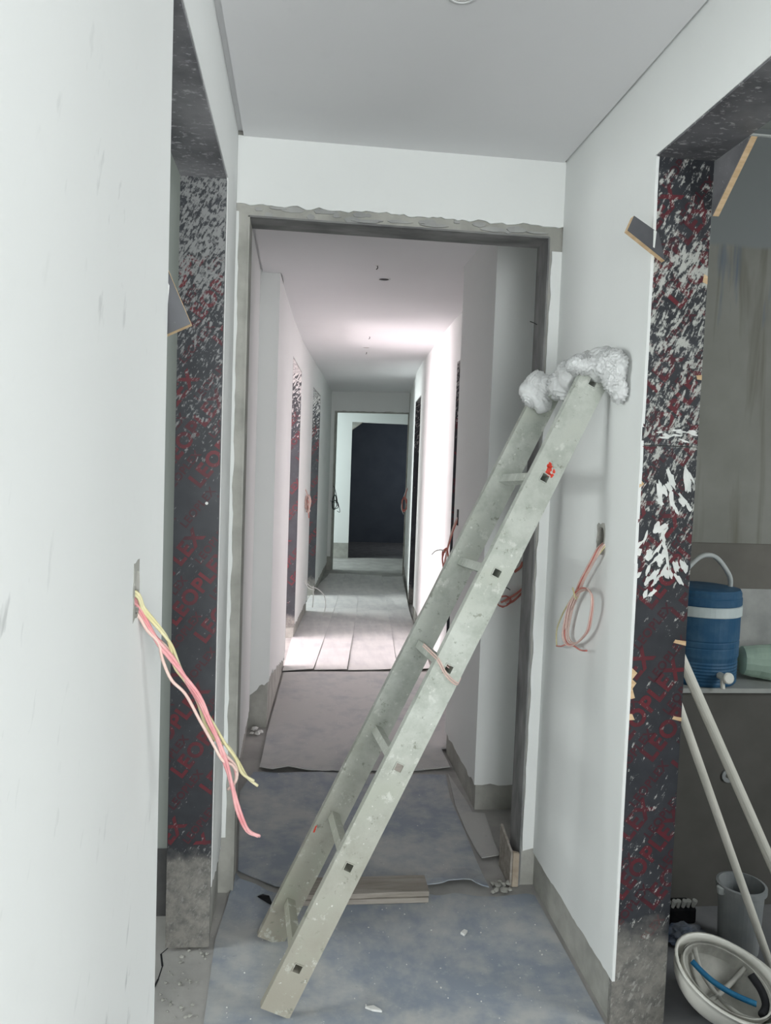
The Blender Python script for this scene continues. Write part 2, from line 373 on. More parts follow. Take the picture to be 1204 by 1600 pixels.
# thin ragged plaster lip running down the doorway edge
pts = ragged((0.8745, 1.9085, 0.15), (0.8745, 1.9085, 2.3), 0.03, 0.002, (0, 1, 0), 12)
prism(bm, [Vector((0.8745, 1.93, 0.15))]+pts+[Vector((0.8745, 1.93, 2.3))], (T, 0, 0))
put('plaster', bm, M['plaster'], wr)
hole_rim(wr, 0.875, *HR, -1, 9)

# lobby behind the camera
struct('wall_lobby', boxes((-0.4, 3.5, -3.2, -3.05, 0, 2.75), (3.4, 3.5, -3.05, -0.3, 0, 2.75), (1.02, 3.4, -0.32, -0.2, 0, 2.75)), M['plaster'])

# frame wall at the end of the near bay: concrete lining with a coat of plaster that stops short of the opening
wf = struct('wall_front', boxes((-0.36, -0.192, 2.61+T, 2.74, 0, 2.75), (0.832, 1.02, 2.61+T, 2.74, 0, 2.75), (-0.192, 0.832, 2.61+T, 2.74, 2.30, 2.75)), M['concrete'])
bm = bmesh.new()
pts = ragged((0.875, 2.61, 2.335), (-0.23, 2.61, 2.335), 0.014, 0.007, (0, 0, 1), 21)
prism(bm, [Vector((-0.23, 2.61, 2.552)), Vector((0.875, 2.61, 2.552))]+pts, (0, T, 0))
pts = ragged((0.836, 2.61, 0.13), (0.84, 2.61, 2.25), 0.03, 0.004, (1, 0, 0), 4)
prism(bm, pts+[Vector((0.875, 2.61, 2.25)), Vector((0.875, 2.61, 0.14))], (0, T, 0))
pts = ragged((-0.222, 2.61, 2.31), (-0.216, 2.61, 0.2), 0.03, 0.004, (1, 0, 0), 6)
prism(bm, pts+[Vector((-0.23, 2.61, 0.2)), Vector((-0.23, 2.61, 2.31))], (0, T, 0))
put('plaster', bm, M['plaster'], wf)
put('lintel_board', boxes((-0.188, 0.828, 2.612, 2.738, 2.294, 2.300)), M['lintel'], wf, label='dark dirty board under the lintel')
put('reveal_board', boxes((0.826, 0.832, 2.612, 2.738, 0.0, 2.294)), M['lintel'], wf, label='grey stained right reveal')
put('reveal_board', boxes((-0.192, -0.186, 2.612, 2.738, 0.0, 2.294)), M['concrete'], wf)
# loose mortar lumps left on the lintel edge
bm = bmesh.new(); rnd = random.Random(31)
for k in range(26):
    x = rnd.uniform(-0.17, 0.8); l = rnd.uniform(0.01, 0.06); h = rnd.uniform(0.004, 0.014)
    z = 2.30+rnd.uniform(0.004, 0.03)
    pp = [Vector((x+math.cos(a)*l*rnd.uniform(0.6, 1), 2.6175, z+math.sin(a)*h*rnd.uniform(0.6, 1))) for a in [i*math.pi/4 for i in range(8)]]
    prism(bm, pp, (0, -rnd.uniform(0.002, 0.006), 0))
put('mortar_lumps', bm, M['splash'], wf, kind='stuff')
bm = tube(bmesh.new(), [(0.827, 2.70, 2.016), (0.812, 2.694, 2.021), (0.797, 2.69, 2.024)], 0.0015, 6)
put('nail', bm, M['black'], wf)

# the room seen through the left doorway
struct('wall_left_room', boxes((-3.5, -0.362, 2.50, 2.62, 0, 2.75), (-3.55, -3.45, -0.4, 2.6, 0, 2.75), (-3.5, -0.362, -0.45, -0.35, 0, 2.75)), M['grey_wall'])
struct('baseboard_left_room', boxes((-3.4, -0.366, 2.488, 2.50, 0, 0.222)), M['concrete_dark'])

# ------------------------------------------------------------------ doorway linings of printed film-faced plywood
def text_bm(s, size, bold=0.0):
    cu = bpy.data.curves.new('t', 'FONT'); cu.body = s; cu.size = size; cu.offset = bold; cu.space_character = 1.12
    cu.resolution_u = 3
    o = bpy.data.objects.new('t', cu); COL.objects.link(o)
    dg = bpy.context.evaluated_depsgraph_get(); me = bpy.data.meshes.new_from_object(o.evaluated_get(dg))
    bm = bmesh.new(); bm.from_mesh(me)
    bpy.data.objects.remove(o); bpy.data.curves.remove(cu); bpy.data.meshes.remove(me)
    return bm
def lettering(W, Hh, ang, row, size, phase=0.0, seed=0, sizes=(1,)):
    """rows of diagonal print clipped to a W x Hh board, in board coordinates"""
    out = bmesh.new(); rnd = random.Random(seed)
    per = 0.385*size/0.062
    ca, sa = math.cos(ang), math.sin(ang)
    nrow = int((Hh+W*math.tan(ang))/row)+2
    for r in range(-1, nrow):
        z0 = r*row-W*math.tan(ang)
        for big in sizes:
            sz = size if big else size*0.52
            p = per if big else per*0.52
            ph = ((r*0.37+phase+(0 if big else 0.3)) % 1.0)*p
            L = W/ca+2*p
            n = int(L/p)+2
            for k in range(n):
                s0 = -p-ph+k*p
                bm = text_bm('LEOPLEX', sz, sz*(0.038 if big else 0.03))
                off = 0 if big else -sz*1.3
                Mx = Matrix(((ca, -sa, 0, ca*s0-sa*off), (sa, ca, 0, z0+sa*s0+ca*off), (0, 0, 1, 0), (0, 0, 0, 1)))
                bmesh.ops.transform(bm, matrix=Mx, verts=bm.verts)
                for co, no in (((0.002, 0, 0), (-1, 0, 0)), ((W-0.002, 0, 0), (1, 0, 0)), ((0, 0.002, 0), (0, -1, 0)), ((0, Hh-0.002, 0), (0, 1, 0))):
                    if not bm.verts: break
                    bmesh.ops.bisect_plane(bm, geom=list(bm.verts)+list(bm.edges)+list(bm.faces), plane_co=co, plane_no=no, clear_outer=True)
                if bm.verts:
                    me = bpy.data.meshes.new('x'); bm.to_mesh(me); out.from_mesh(me); bpy.data.meshes.remove(me)
                bm.free()
    return out
def place_print(bm, o, u, v, n):
    """board coordinates (u, v) to world with the print 0.6 mm proud along n"""
    o, u, v, n = Vector(o), Vector(u), Vector(v), Vector(n)
    for q in bm.verts: q.co = o+u*q.co.x+v*q.co.y+n*0.0006
    return bm
def lettering_put(name, bm, mat, parent):
    base = Vector(parent['_o'])
    me = bpy.data.meshes.new(name); bm.to_mesh(me); bm.free(); me.materials.append(mat)
    o = bpy.data.objects.new(name, me); COL.objects.link(o); o.parent = parent; o['_o'] = tuple(base)
    return o
A53 = math.radians(53)

# left doorway
fl, il, ils = film_mats('left', [(0.0, 0.55), (0.24, 0.53), (0.36, 0.47), (0.6, 0.455), (1.45, 0.47), (1.6, 0.53), (1.78, 0.55), (1.9, 0.56), (2.02, 0.605), (2.3, 0.615)], -0.5, (0.22, 0.223, 0.223), 0.30, 1.35)
flh, *_ = film_mats('left_head', [(0.0, 0.46), (2.4, 0.52)], -0.9, (0.34, 0.33, 0.35), 0, 0.8, 0.75)
d1 = struct('door_1', boxes((-0.362, -0.232, 1.355, 2.3, 2.300, 2.318)), flh)
d1['label'] = 'left near doorway lined with dark film-faced plywood'
pn = put('jamb_panel', boxes((-0.362, -0.232, 2.300, 2.318, 0.012, 2.300)), fl, d1)
lettering_put('lettering', place_print(lettering(0.13, 1.75, A53, 0.165, 0.062, 0.1, 1), (-0.362, 2.300, 0.33), (1, 0, 0), (0, 0, 1), (0, -1, 0)), il, pn)
lettering_put('small_lettering', place_print(lettering(0.13, 1.75, A53, 0.165, 0.062, 0.1, 1, (0,)), (-0.362, 2.300, 0.33), (1, 0, 0), (0, 0, 1), (0, -1, 0)), ils, pn)
put('jamb_panel', boxes((-0.362, -0.232, 1.355, 1.36, 0.055, 2.300)), fl, d1)
# raw wood splinters and screw dot on the left panel
bm = bmesh.new()
lathe(bm, [(0.0045, 0), (0.0045, 0.0015)], (0, 0, 0), 12)
bmesh.ops.rotate(bm, verts=bm.verts, matrix=Matrix.Rotation(math.pi/2, 3, 'X'))
bmesh.ops.translate(bm, verts=bm.verts, vec=(-0.268, 2.2995, 1.365))
put('screw_cap', bm, M['smear'], pn)

# right (kitchen) doorway
fr, ir, irs = film_mats('right', [(0.0, 0.54), (0.3, 0.505), (0.5, 0.475), (1.0, 0.465), (1.25, 0.52), (1.45, 0.545), (1.7, 0.55), (1.85, 0.575), (2.03, 0.605), (2.12, 0.55), (2.3, 0.52)], -0.46, (0.43, 0.435, 0.41), 0.27, 1.2)
fo, *_ = film_mats('offcut', [(0.0, 0.45), (2.4, 0.5)], 0.6, (0.4, 0.4, 0.4), 0, 0.8, 0.25)
frh, irh, _ = film_mats('right_head', [(0.0, 0.46), (2.4, 0.51)], 1.2, (0.36, 0.355, 0.36), 0, 0.9, 0.65)
d2 = struct('door_2', boxes((0.877, 1.03, 0.95, 1.91, 2.300, 2.318)), frh)
d2['label'] = 'right doorway to the kitchen lined with spattered dark plywood'
pn2 = put('jamb_panel', boxes((0.877, 1.03, 1.910, 1.928, 1.572, 2.300)), fr, d2)
lettering_put('lettering', place_print(lettering(0.153, 0.726, A53, 0.148, 0.064, 0.55, 2), (0.877, 1.910, 1.573), (1, 0, 0), (0, 0, 1), (0, -1, 0)), ir, pn2)
lettering_put('small_lettering', place_print(lettering(0.153, 0.726, A53, 0.148, 0.064, 0.55, 2, (0,)), (0.877, 1.910, 1.573), (1, 0, 0), (0, 0, 1), (0, -1, 0)), irs, pn2)
pn3 = put('jamb_panel', boxes((0.877, 1.03, 1.910, 1.928, 0.0, 1.570)), fr, d2)
lettering_put('lettering', place_print(lettering(0.153, 1.33, A53, 0.148, 0.064, 0.2, 3), (0.877, 1.910, 0.24), (1, 0, 0), (0, 0, 1), (0, -1, 0)), ir, pn3)
lettering_put('small_lettering', place_print(lettering(0.153, 1.33, A53, 0.148, 0.064, 0.2, 3, (0,)), (0.877, 1.910, 0.24), (1, 0, 0), (0, 0, 1), (0, -1, 0)), irs, pn3)
put('jamb_panel', boxes((0.877, 1.03, 0.932, 0.95, 0.0, 2.300)), fr, d2)
# thick white plaster smears
def smear_blobs(seed, n, xr, zr, y, ang, lr, wr_):
    rnd = random.Random(seed); bm = bmesh.new()
    for k in range(n):
        x = rnd.uniform(*xr); z = rnd.uniform(*zr); l = rnd.uniform(*lr); wd = rnd.uniform(*wr_); a = ang+rnd.uniform(-0.35, 0.35)
        pp = []; m = 14
        for i in range(m):
            th = 2*math.pi*i/m; rr = rnd.uniform(0.6, 1.15)
            u, v_ = math.cos(th)*l*rr, math.sin(th)*wd*rr
            px, pz = x+u*math.cos(a)-v_*math.sin(a), z+u*math.sin(a)+v_*math.cos(a)
            pp.append(Vector((min(max(px, 0.879), 1.028), y, pz)))
        prism(bm, pp, (0, -rnd.uniform(0.0008, 0.002), 0))
    return bm
bm = smear_blobs(41, 26, (0.93, 1.02), (1.16, 1.50), 1.910, 2.0, (0.012, 0.035), (0.003, 0.010))
bm2 = smear_blobs(42, 30, (0.882, 0.955), (1.18, 1.36), 1.910, 1.0, (0.008, 0.026), (0.003, 0.008))
bm3 = smear_blobs(43, 12, (0.92, 1.02), (1.585, 1.615), 1.910, 0.0, (0.008, 0.02), (0.0015, 0.004))
bm4 = smear_blobs(44, 22, (0.89, 1.02), (1.68, 2.05), 1.910, 1.05, (0.01, 0.035), (0.002, 0.005))
bm4.free()
for b in (bm2, bm3):
    me = bpy.data.meshes.new('x'); b.to_mesh(me); b.free(); bm.from_mesh(me); bpy.data.meshes.remove(me)
put('plaster_smear', bm, M['smear'], pn3, kind='stuff')
# splintered raw wood chips at the panel edges
for pts in ([(1.03, 1.046), (1.03, 1.058), (1.0, 1.062), (0.995, 1.054)], [(1.03, 0.842), (1.03, 0.852), (1.008, 0.856), (1.004, 0.848)],
            [(0.877, 0.90), (0.877, 0.97), (0.885, 0.985), (0.90, 0.972), (0.887, 0.955), (0.899, 0.945), (0.889, 0.93), (0.897, 0.905)], [(0.877, 0.845), (0.877, 0.862), (0.892, 0.862), (0.90, 0.846)],
            [(0.877, 1.46), (0.877, 1.485), (0.89, 1.47)], [(1.03, 1.745), (1.03, 1.758), (1.015, 1.756), (1.018, 1.746)], [(1.03, 1.99), (1.03, 2.01), (1.02, 2.015), (1.017, 1.995)]):
    put('splinter', prism(bmesh.new(), [Vector((x, 1.910, z)) for x, z in pts], (0, -0.0012, 0)), M['wood'], pn3 if pts[0][1] < 1.57 else pn2, label='splinter of raw wood')
# triangular plywood gusset in the top corner, raw edge towards the corridor
g = thing('plywood_gusset', 'triangular plywood gusset with raw tan edge in top corner of kitchen doorway', 'board', (1.04, 1.91, 2.30))
put('face_ply', prism(bmesh.new(), [(1.031, 1.9095, 2.2995), (1.031, 1.9095, 2.163), (1.031, 1.755, 2.2995)], (0.003, 0, 0)), frh, g)
put('raw_core', prism(bmesh.new(), [(1.034, 1.9095, 2.2995), (1.034, 1.9095, 2.163), (1.034, 1.755, 2.2995)], (0.016, 0, 0)), M['wood'], g)
# offcuts nailed over the panel edges
def offcut(name, label, pts, y, mat, edge):
    o = thing(name, label, 'board', Vector((pts[0][0], y, pts[0][1])))
    put('film_face', prism(bmesh.new(), [(x, y-0.020, z) for x, z in pts], (0, 0.0015, 0)), mat, o)
    put('core', prism(bmesh.new(), [(x, y-0.0185, z) for x, z in pts], (0, 0.0185, 0)), M['wood'], o)
    put('plaster_streak', prism(bmesh.new(), [(x, y-0.0202, z) for x, z in edge], (0, -0.0008, 0)), M['smear'], o)
    return o
offcut('plywood_offcut', 'dark plywood offcut nailed across left edge of kitchen doorway', [(0.815, 2.142), (0.882, 2.104), (0.903, 2.037), (0.800, 2.105)], 1.909, fo,
       [(0.868, 2.110), (0.876, 2.107), (0.873, 2.066), (0.869, 2.068)])
o = offcut('plywood_offcut', 'dusty plywood offcut sticking out beside the left wall edge', [(-0.262, 1.82), (-0.234, 1.815), (-0.1925, 1.723), (-0.238, 1.70), (-0.27, 1.705)], 1.382, fo,
       [(-0.236, 1.80), (-0.229, 1.785), (-0.231, 1.755), (-0.238, 1.75)])

# ------------------------------------------------------------------ corridor beyond the frame
def wseg(bm, p0, p1, z0, z1, th, side):
    """vertical slab from p0 to p1 (plan), thickness th to side (+1 = left of the direction of travel)"""
    d = (Vector(p1)-Vector(p0)); n = Vector((-d.y, d.x)).normalized()*th*side
    prism(bm, [(*p0, z0), (*p1, z0), (p1[0]+n.x, p1[1]+n.y, z0), (p0[0]+n.x, p0[1]+n.y, z0)], (0, 0, z1-z0))
def plast(bm, p0, p1, z0, z1, side, seed, amp=0.025, back=0.004):
    """plaster coat with a ragged lower edge, T thick in front of the slab"""
    d = (Vector(p1)-Vector(p0)); n = Vector((-d.y, d.x)).normalized()*T*-side
    a = Vector((p0[0]+n.x, p0[1]+n.y, 0)); b = Vector((p1[0]+n.x, p1[1]+n.y, 0))
    pts = ragged(a+Vector((0, 0, z0)), b+Vector((0, 0, z0)), 0.03, amp, (0, 0, 1), seed)
    prism(bm, pts+[b+Vector((0, 0, z1)), a+Vector((0, 0, z1))], (-n.x, -n.y, 0))
ZT = 2.76
DL = [((-0.068, 5.62), (-0.004, 6.55)), ((0.113, 7.75), (0.212, 8.7))]
LP = [(-0.135, 4.28), (-0.068, 5.62), (-0.004, 6.55), (0.113, 7.75), (0.212, 8.7), (0.42, 10.85)]
bm = bmesh.new(); bp = bmesh.new()
wseg(bm, (-0.24-T, 2.74), (-0.24-T, 4.28), 0, ZT, 0.12, 1); plast(bp, (-0.24-T, 2.745), (-0.24-T, 4.28), 0.10, 2.533, 1, 51, 0.015)
box(bm, -0.36, -0.135-T, 4.28+T, 4.4, 0, ZT)
pts = ragged((-0.24, 4.28, 0.19), (-0.135, 4.28, 0.27), 0.015, 0.02, (0, 0, 1), 53)
prism(bp, pts+[Vector((-0.135, 4.28, 2.533)), Vector((-0.24, 4.28, 2.533))], (0, T, 0))
for i in (0, 2, 4):
    p0 = (LP[i][0]-T, LP[i][1]+(T if i == 0 else 0)); p1 = (LP[i+1][0]-T, LP[i+1][1])
    wseg(bm, p0, p1, 0, ZT, 0.12, 1)
    if i == 0:
        a, b = Vector((LP[0][0], LP[0][1]+T, 0)), Vector((LP[1][0], LP[1][1], 0))
        pts = ragged(a+Vector((0, 0, 0.30)), b+Vector((0, 0, 0.06)), 0.03, 0.03, (0, 0, 1), 57)
        prism(bp, pts+[b+Vector((0, 0, 2.533)), a+Vector((0, 0, 2.533))], (-T, 0, 0))
    else: plast(bp, p0, p1, 0.12, 2.533, 1, 60+i)
for (a, b) in DL:
    p0 = (a[0]-T, a[1]); p1 = (b[0]-T, b[1])
    wseg(bm, p0, p1, 2.268, ZT, 0.12, 1); plast(bp, p0, p1, 2.262, 2.533, 1, 70, 0.004)
wcl = struct('wall_corridor_left', bm, M['concrete']); put('plaster', bp, M['plaster'], wcl)

RP = [(1.0, 3.9), (1.005, 3.97), (1.022, 5.08), (1.06, 5.9), (1.155, 7.45), (1.222, 8.25), (1.485, 10.55)]
DR = [(1, 2), (4, 5)]
bm = bmesh.new(); bp = bmesh.new()
wseg(bm, (0.978+T, 2.74), (0.978+T, 3.22), 0, ZT, 0.12, -1); plast(bp, (0.978+T, 2.745), (0.978+T, 3.22), 0.13, 2.52, -1, 81)
box(bm, 0.80+T, 1.1, 3.22+T, 3.9-T, 0, ZT)
plast(bp, (0.80, 3.22+T), (0.978, 3.22+T), 0.115, 2.52, 1, 83, 0.012)
plast(bp, (0.80+T, 3.22+T), (0.80+T, 3.9-T), 0.115, 2.52, -1, 84, 0.012)
plast(bp, (1.0, 3.9-T), (0.80, 3.9-T), 0.115, 2.52, 1, 85, 0.012)
for i in (0, 2, 3, 5):
    p0 = (RP[i][0]+T, RP[i][1]); p1 = (RP[i+1][0]+T, RP[i+1][1])
    wseg(bm, p0, p1, 0, ZT, 0.12, -1); plast(bp, p0, p1, 0.13, 2.52, -1, 90+i)
for i, j in DR:
    p0 = (RP[i][0]+T, RP[i][1]); p1 = (RP[j][0]+T, RP[j][1])
    wseg(bm, p0, p1, 2.21, ZT, 0.12, -1); plast(bp, p0, p1, 2.205, 2.52, -1, 97, 0.004)
wcr = struct('wall_corridor_right', bm, M['concrete']); put('plaster', bp, M['plaster'], wcr)

# linings of the four corridor doorways
ff, fi, fis = film_mats('corridor', [(0.0, 0.5), (0.3, 0.45), (1.4, 0.43), (1.8, 0.52), (2.3, 0.62)], -0.6, (0.42, 0.41, 0.40), 0.2, 0.8)
def lining(name, a, b, side, label, printed=True, zt=2.262):
    d = (Vector(b)-Vector(a)).normalized(); n = Vector((-d.y, d.x))*side     # towards the room
    w_ = 0.128; bm = bmesh.new()
    wseg(bm, (a[0], a[1]), (b[0], b[1]), zt-0.012, zt, w_, side)
    o = struct(name, bm, ff); o['label'] = label
    for p, s in ((b, -1), (a, 1)):
        bm = bmesh.new(); q = Vector(p)+d*s*0.016
        c0, c1 = ((q.x, q.y), p) if s < 0 else (p, (q.x, q.y))
        wseg(bm, c0, c1, 0.10 if side > 0 else 0.02, zt-0.012, w_, side)
        pn_ = put('jamb_panel', bm, ff, o)
        if printed and s < 0:
            nn = Vector((n.x, n.y, 0))
            if side > 0: oo = Vector((q.x, q.y, 0.3))+nn*w_; uu = -nn
            else: oo = Vector((q.x, q.y, 0.3)); uu = nn
            lettering_put('lettering', place_print(lettering(w_, 1.75, A53, 0.2, 0.075, 0.3, 5), oo, uu, (0, 0, 1), Vector((-d.x, -d.y, 0))), fi, pn_)
    return o
lining('door_3', DL[0][0], DL[0][1], 1, 'sunlit left corridor doorway lined with dark printed plywood')
lining('door_4', DL[1][0], DL[1][1], 1, 'second left corridor doorway lined with dark plywood')
lining('door_5', RP[1], RP[2], -1, 'right corridor doorway with dark lining behind the ladder', zt=2.205)
lining('door_6', RP[4], RP[5], -1, 'far right corridor doorway with dark lining', False, zt=2.205)

# end wall, turned a little with the corridor
e0, e1 = Vector((0.42, 10.85)), Vector((1.485, 10.55)); ed = (e1-e0).normalized()
def ep(s): q = e0+ed*s; return (q.x, q.y)
bm = bmesh.new(); bp = bmesh.new()
wseg(bm, ep(-0.15), ep(0.062), 0, ZT, 0.12, 1); wseg(bm, ep(1.085), ep(1.3), 0, ZT, 0.12, 1); wseg(bm, ep(0.062), ep(1.085), 2.235, ZT, 0.12, 1)
we = struct('wall_end', bm, M['concrete'])
plast(bp, ep(0.0), ep(0.05), 0.2, 2.52, 1, 101, 0.004); plast(bp, ep(0.05), ep(1.1), 2.252, 2.52, 1, 102, 0.008)
put('plaster', bp, M['plaster'], we)
# cross hall behind it, with the doorway of a dark room
struct('wall_cross_hall', boxes((-2.5, 0.815, 12.3, 12.42, 0.25, 2.75), (1.76, 3.4, 12.3, 12.42, 0.25, 2.75), (0.815, 1.76, 12.3, 12.42, 2.19, 2.75)), M['plaster'])
struct('baseboard_cross_hall', boxes((-2.5, 0.815, 12.295, 12.42, 0, 0.25), (1.76, 3.4, 12.295, 12.42, 0, 0.25)), M['concrete'])
struct('wall_cross_hall_ends', boxes((-2.6, -2.5, 10.9, 12.4, 0, 2.75), (3.4, 3.5, 10.6, 12.4, 0, 2.75), (-2.6, 0.3, 10.9, 11.0, 0, 2.75), (1.55, 3.5, 10.58, 10.68, 0, 2.75)), M['grey_wall'])
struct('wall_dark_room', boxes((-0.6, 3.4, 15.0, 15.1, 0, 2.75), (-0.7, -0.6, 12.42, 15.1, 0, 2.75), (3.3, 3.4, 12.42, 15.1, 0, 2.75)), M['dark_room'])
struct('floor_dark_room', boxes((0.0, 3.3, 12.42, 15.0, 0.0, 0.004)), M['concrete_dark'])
g = thing('corner_gusset', 'small grey gusset board in top left corner of the dark far doorway', 'board', (0.84, 12.29, 2.16))
put('board', prism(bmesh.new(), [(0.816, 12.30, 2.189), (0.816, 12.30, 2.06), (0.985, 12.30, 2.189)], (0, 0.02, 0)), M['concrete'], g)
put('raw_edge', prism(bmesh.new(), [(0.816, 12.298, 2.06), (0.985, 12.298, 2.189), (0.967, 12.298, 2.189), (0.816, 12.298, 2.075)], (0, 0.024, 0)), M['old_wood'], g)

# partitions that close the side rooms
struct('wall_partitions', boxes((-3.5, -0.36, 4.30, 4.42, 0, 2.75), (-3.5, -0.2, 7.0, 7.12, 0, 2.75), (-3.5, 0.3, 10.85, 10.97, 0, 2.75), (-3.6, -3.45, 2.6, 10.9, 0, 2.75)), M['plaster'])
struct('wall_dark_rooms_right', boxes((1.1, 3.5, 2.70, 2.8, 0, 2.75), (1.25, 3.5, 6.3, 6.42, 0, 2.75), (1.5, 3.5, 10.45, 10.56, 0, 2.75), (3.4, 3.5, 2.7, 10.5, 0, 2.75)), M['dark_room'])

# ------------------------------------------------------------------ protective floor sheets
def in_poly(p, poly):
    x, y = p; c = False; n = len(poly); j = n-1
    for i in range(n):
        (x1, y1), (x2, y2) = poly[i], poly[j]
        if (y1 > y) != (y2 > y) and x < (x2-x1)*(y-y1)/(y2-y1)+x1: c = not c
        j = i
    return c
def seg_dist(p, a, b):
    a, b, p = Vector(a), Vector(b), Vector(p); d = b-a; t = max(0, min(1, (p-a).dot(d)/max(d.length_squared, 1e-9)))
    return (p-(a+d*t)).length
def sheet(poly, mat, label, z=0.002, th=0.004, grid=0.07, curl=(), rag=0.0, rag_edges=(), amp=0.0015, seed=0):
    """thin board with a slightly wavy top; curl = (edge index, height) lifts that edge"""
    P = []
    rnd = random.Random(seed)
    for i in range(len(poly)):
        a, b = Vector(poly[i]), Vector(poly[(i+1) % len(poly)])
        n = max(1, int((b-a).length/(0.02 if i in rag_edges else grid)))
        nrm = Vector((-(b-a).y, (b-a).x)).normalized()
        for k in range(n):
            q = a.lerp(b, k/n)
            if k and i in rag_edges: q = q+nrm*rag*rnd.uniform(-1, 1)
            P.append(q)
    xs = [p.x for p in P]; ys = [p.y for p in P]; inner = []
    y = min(ys)+grid
    while y < max(ys):
        x = min(xs)+grid
        while x < max(xs):
            q = (x+rnd.uniform(-.01, .01), y+rnd.uniform(-.01, .01))
            if in_poly(q, P) and min(seg_dist(q, P[i], P[(i+1) % len(P)]) for i in range(len(P))) > grid*0.35: inner.append(Vector(q))
            x += grid
        y += grid
    verts = P+inner; n = len(P)
    vo, eo, fo, *_ = delaunay_2d_cdt(verts, [(i, (i+1) % n) for i in range(n)], [list(range(n))], 1, 1e-5)
    bm = bmesh.new(); vt = []
    def zz(p):
        h = z+th+amp*noise.noise(Vector((p.x*3, p.y*3, seed*2.3)))
        for i, hh in curl:
            d = seg_dist(p, poly[i], poly[(i+1) % len(poly)])
            h += hh*max(0, 1-d/0.16)**2*(0.45+0.75*abs(noise.noise(Vector((p.x*7, p.y*7, seed+5.0)))))
        return h
    for p in vo: vt.append(bm.verts.new((p.x, p.y, zz(p))))
    for f in fo:
        try: bm.faces.new([vt[i] for i in f])
        except ValueError: pass
    bmesh.ops.recalc_face_normals(bm, faces=bm.faces)
    r = bmesh.ops.extrude_face_region(bm, geom=list(bm.faces))
    bmesh.ops.translate(bm, verts=[v for v in r['geom'] if isinstance(v, bmesh.types.BMVert)], vec=(0, 0, -th))
    c = Vector((sum(xs)/len(xs), sum(ys)/len(ys), 0))
    o = put('floor_sheet', bm, mat, loc=c)
    return tag(o, label, 'floor sheet', 'protective sheets on the corridor floor')
A_ = [(-0.226, 2.70), (-0.167, 2.672), (-0.108, 2.64), (-0.067, 2.61), (-0.018, 2.587), (0.07, 2.591), (0.158, 2.579), (0.335, 2.562), (0.47, 2.563), (0.607, 2.565), (0.683, 2.545), (0.787, 2.548), (0.838, 2.555), (0.866, 2.543), (0.868, 1.0), (-0.19, 1.0), (-0.209, 1.988), (-0.218, 2.347)]
A_[0] = (-0.185, 2.72)
sheet(A_, M['sheet_blue'], 'large blue grey sheet under the ladder feet nearest the viewer', 0.0, rag=0.006, rag_edges=(4, 5, 6, 7, 8, 9, 10), curl=((0, 0.012), (1, 0.012), (5, 0.008)), seed=1)
B_ = [(-0.177, 3.653), (-0.042, 3.635), (0.142, 3.646), (0.326, 3.611), (0.575, 3.605), (0.75, 3.598), (0.719, 3.329), (0.718, 3.024), (0.712, 2.769), (0.709, 2.576), (0.65, 2.604), (0.573, 2.624), (0.455, 2.613), (0.343, 2.635), (0.205, 2.625), (0.093, 2.63), (-0.041, 2.637), (-0.18, 2.75), (-0.2, 3.06), (-0.225, 3.424)]
sheet(B_, M['sheet_blue'], 'blue grey sheet just beyond the frame with a torn front edge', 0.004, rag=0.006, rag_edges=(9, 10, 11, 12, 13), curl=((9, 0.022), (10, 0.014), (11, 0.006), (12, 0.006)), seed=2)
C_ = [(0.765, 3.62), (0.79, 3.29), (0.79, 3.195), (0.843, 3.184), (0.808, 2.803), (0.733, 2.782), (0.726, 3.024), (0.73, 3.263)]
sheet(C_, M['sheet_dusty'], 'narrow torn strip of sheet beside the right wall block', 0.001, curl=((4, 0.022),), seed=3, grid=0.05)
D_ = [(-0.07, 5.414), (0.144, 5.44), (0.466, 5.435), (0.845, 5.44), (1.0, 5.43), (0.97, 4.4), (0.96, 3.95), (0.786, 3.91), (0.783, 3.663), (0.58, 3.644), (0.33, 3.657), (0.08, 3.65), (-0.012, 3.665), (-0.087, 3.64), (-0.15, 3.677), (-0.135, 4.2)]
sheet(D_, M['sheet_dusty'], 'dusty sheet in mid corridor between the dim and sunlit floor', 0.008, rag=0.004, rag_edges=(8, 9, 10), curl=((11, 0.006), (12, 0.012), (13, 0.014), (7, 0.012)), seed=4)
E0 = [(-0.079, 5.447), (0.145, 5.486), (0.39, 5.493), (0.76, 5.51), (1.005, 5.515)]
E1 = [(0.445, 10.40), (0.66, 10.36), (0.87, 10.31), (1.15, 10.26), (1.42, 10.2)]
lab = ['long pale sheet strip along the left corridor wall', 'long pale sheet strip second from the left corridor wall', 'long pale sheet strip second from the right corridor wall', 'long pale sheet strip along the right corridor wall']
for k in range(4):
    a0, b0, a1, b1 = E0[k], E0[k+1], E1[k], E1[k+1]
    def mid(p, q, t, dx=0): return (p[0]+(q[0]-p[0])*t+dx, p[1]+(q[1]-p[1])*t)
    bow = -0.03 if k == 0 else 0
    poly = [a0, (b0[0]-0.006, b0[1]), mid(b0, b1, .35, 0.004), mid(b0, b1, .65, 0.004), (b1[0]-0.004, b1[1]), a1, mid(a0, a1, .65, bow*-0.3), mid(a0, a1, .35, -bow*0.0)]
    if k == 0: poly = [a0, (b0[0]-0.006, b0[1]), mid(b0, b1, .35), mid(b0, b1, .65), (b1[0]-0.004, b1[1]), a1, (0.24, 9.3), (0.12, 8.3), (-0.01, 6.85)]
    if k == 3: poly = [a0, b0, (1.045, 5.95), (1.13, 7.3), (1.2, 8.1), (1.42, 10.2), a1]
    sheet(poly, M['sheet_pale'], lab[k], 0.004+0.0015*(k % 2), grid=0.16, curl=((0, 0.012), (1, 0.006), (2, 0.006), (4, 0.03)) if k == 0 else ((0, 0.006), (1, 0.008), (4, 0.03)), seed=10+k)

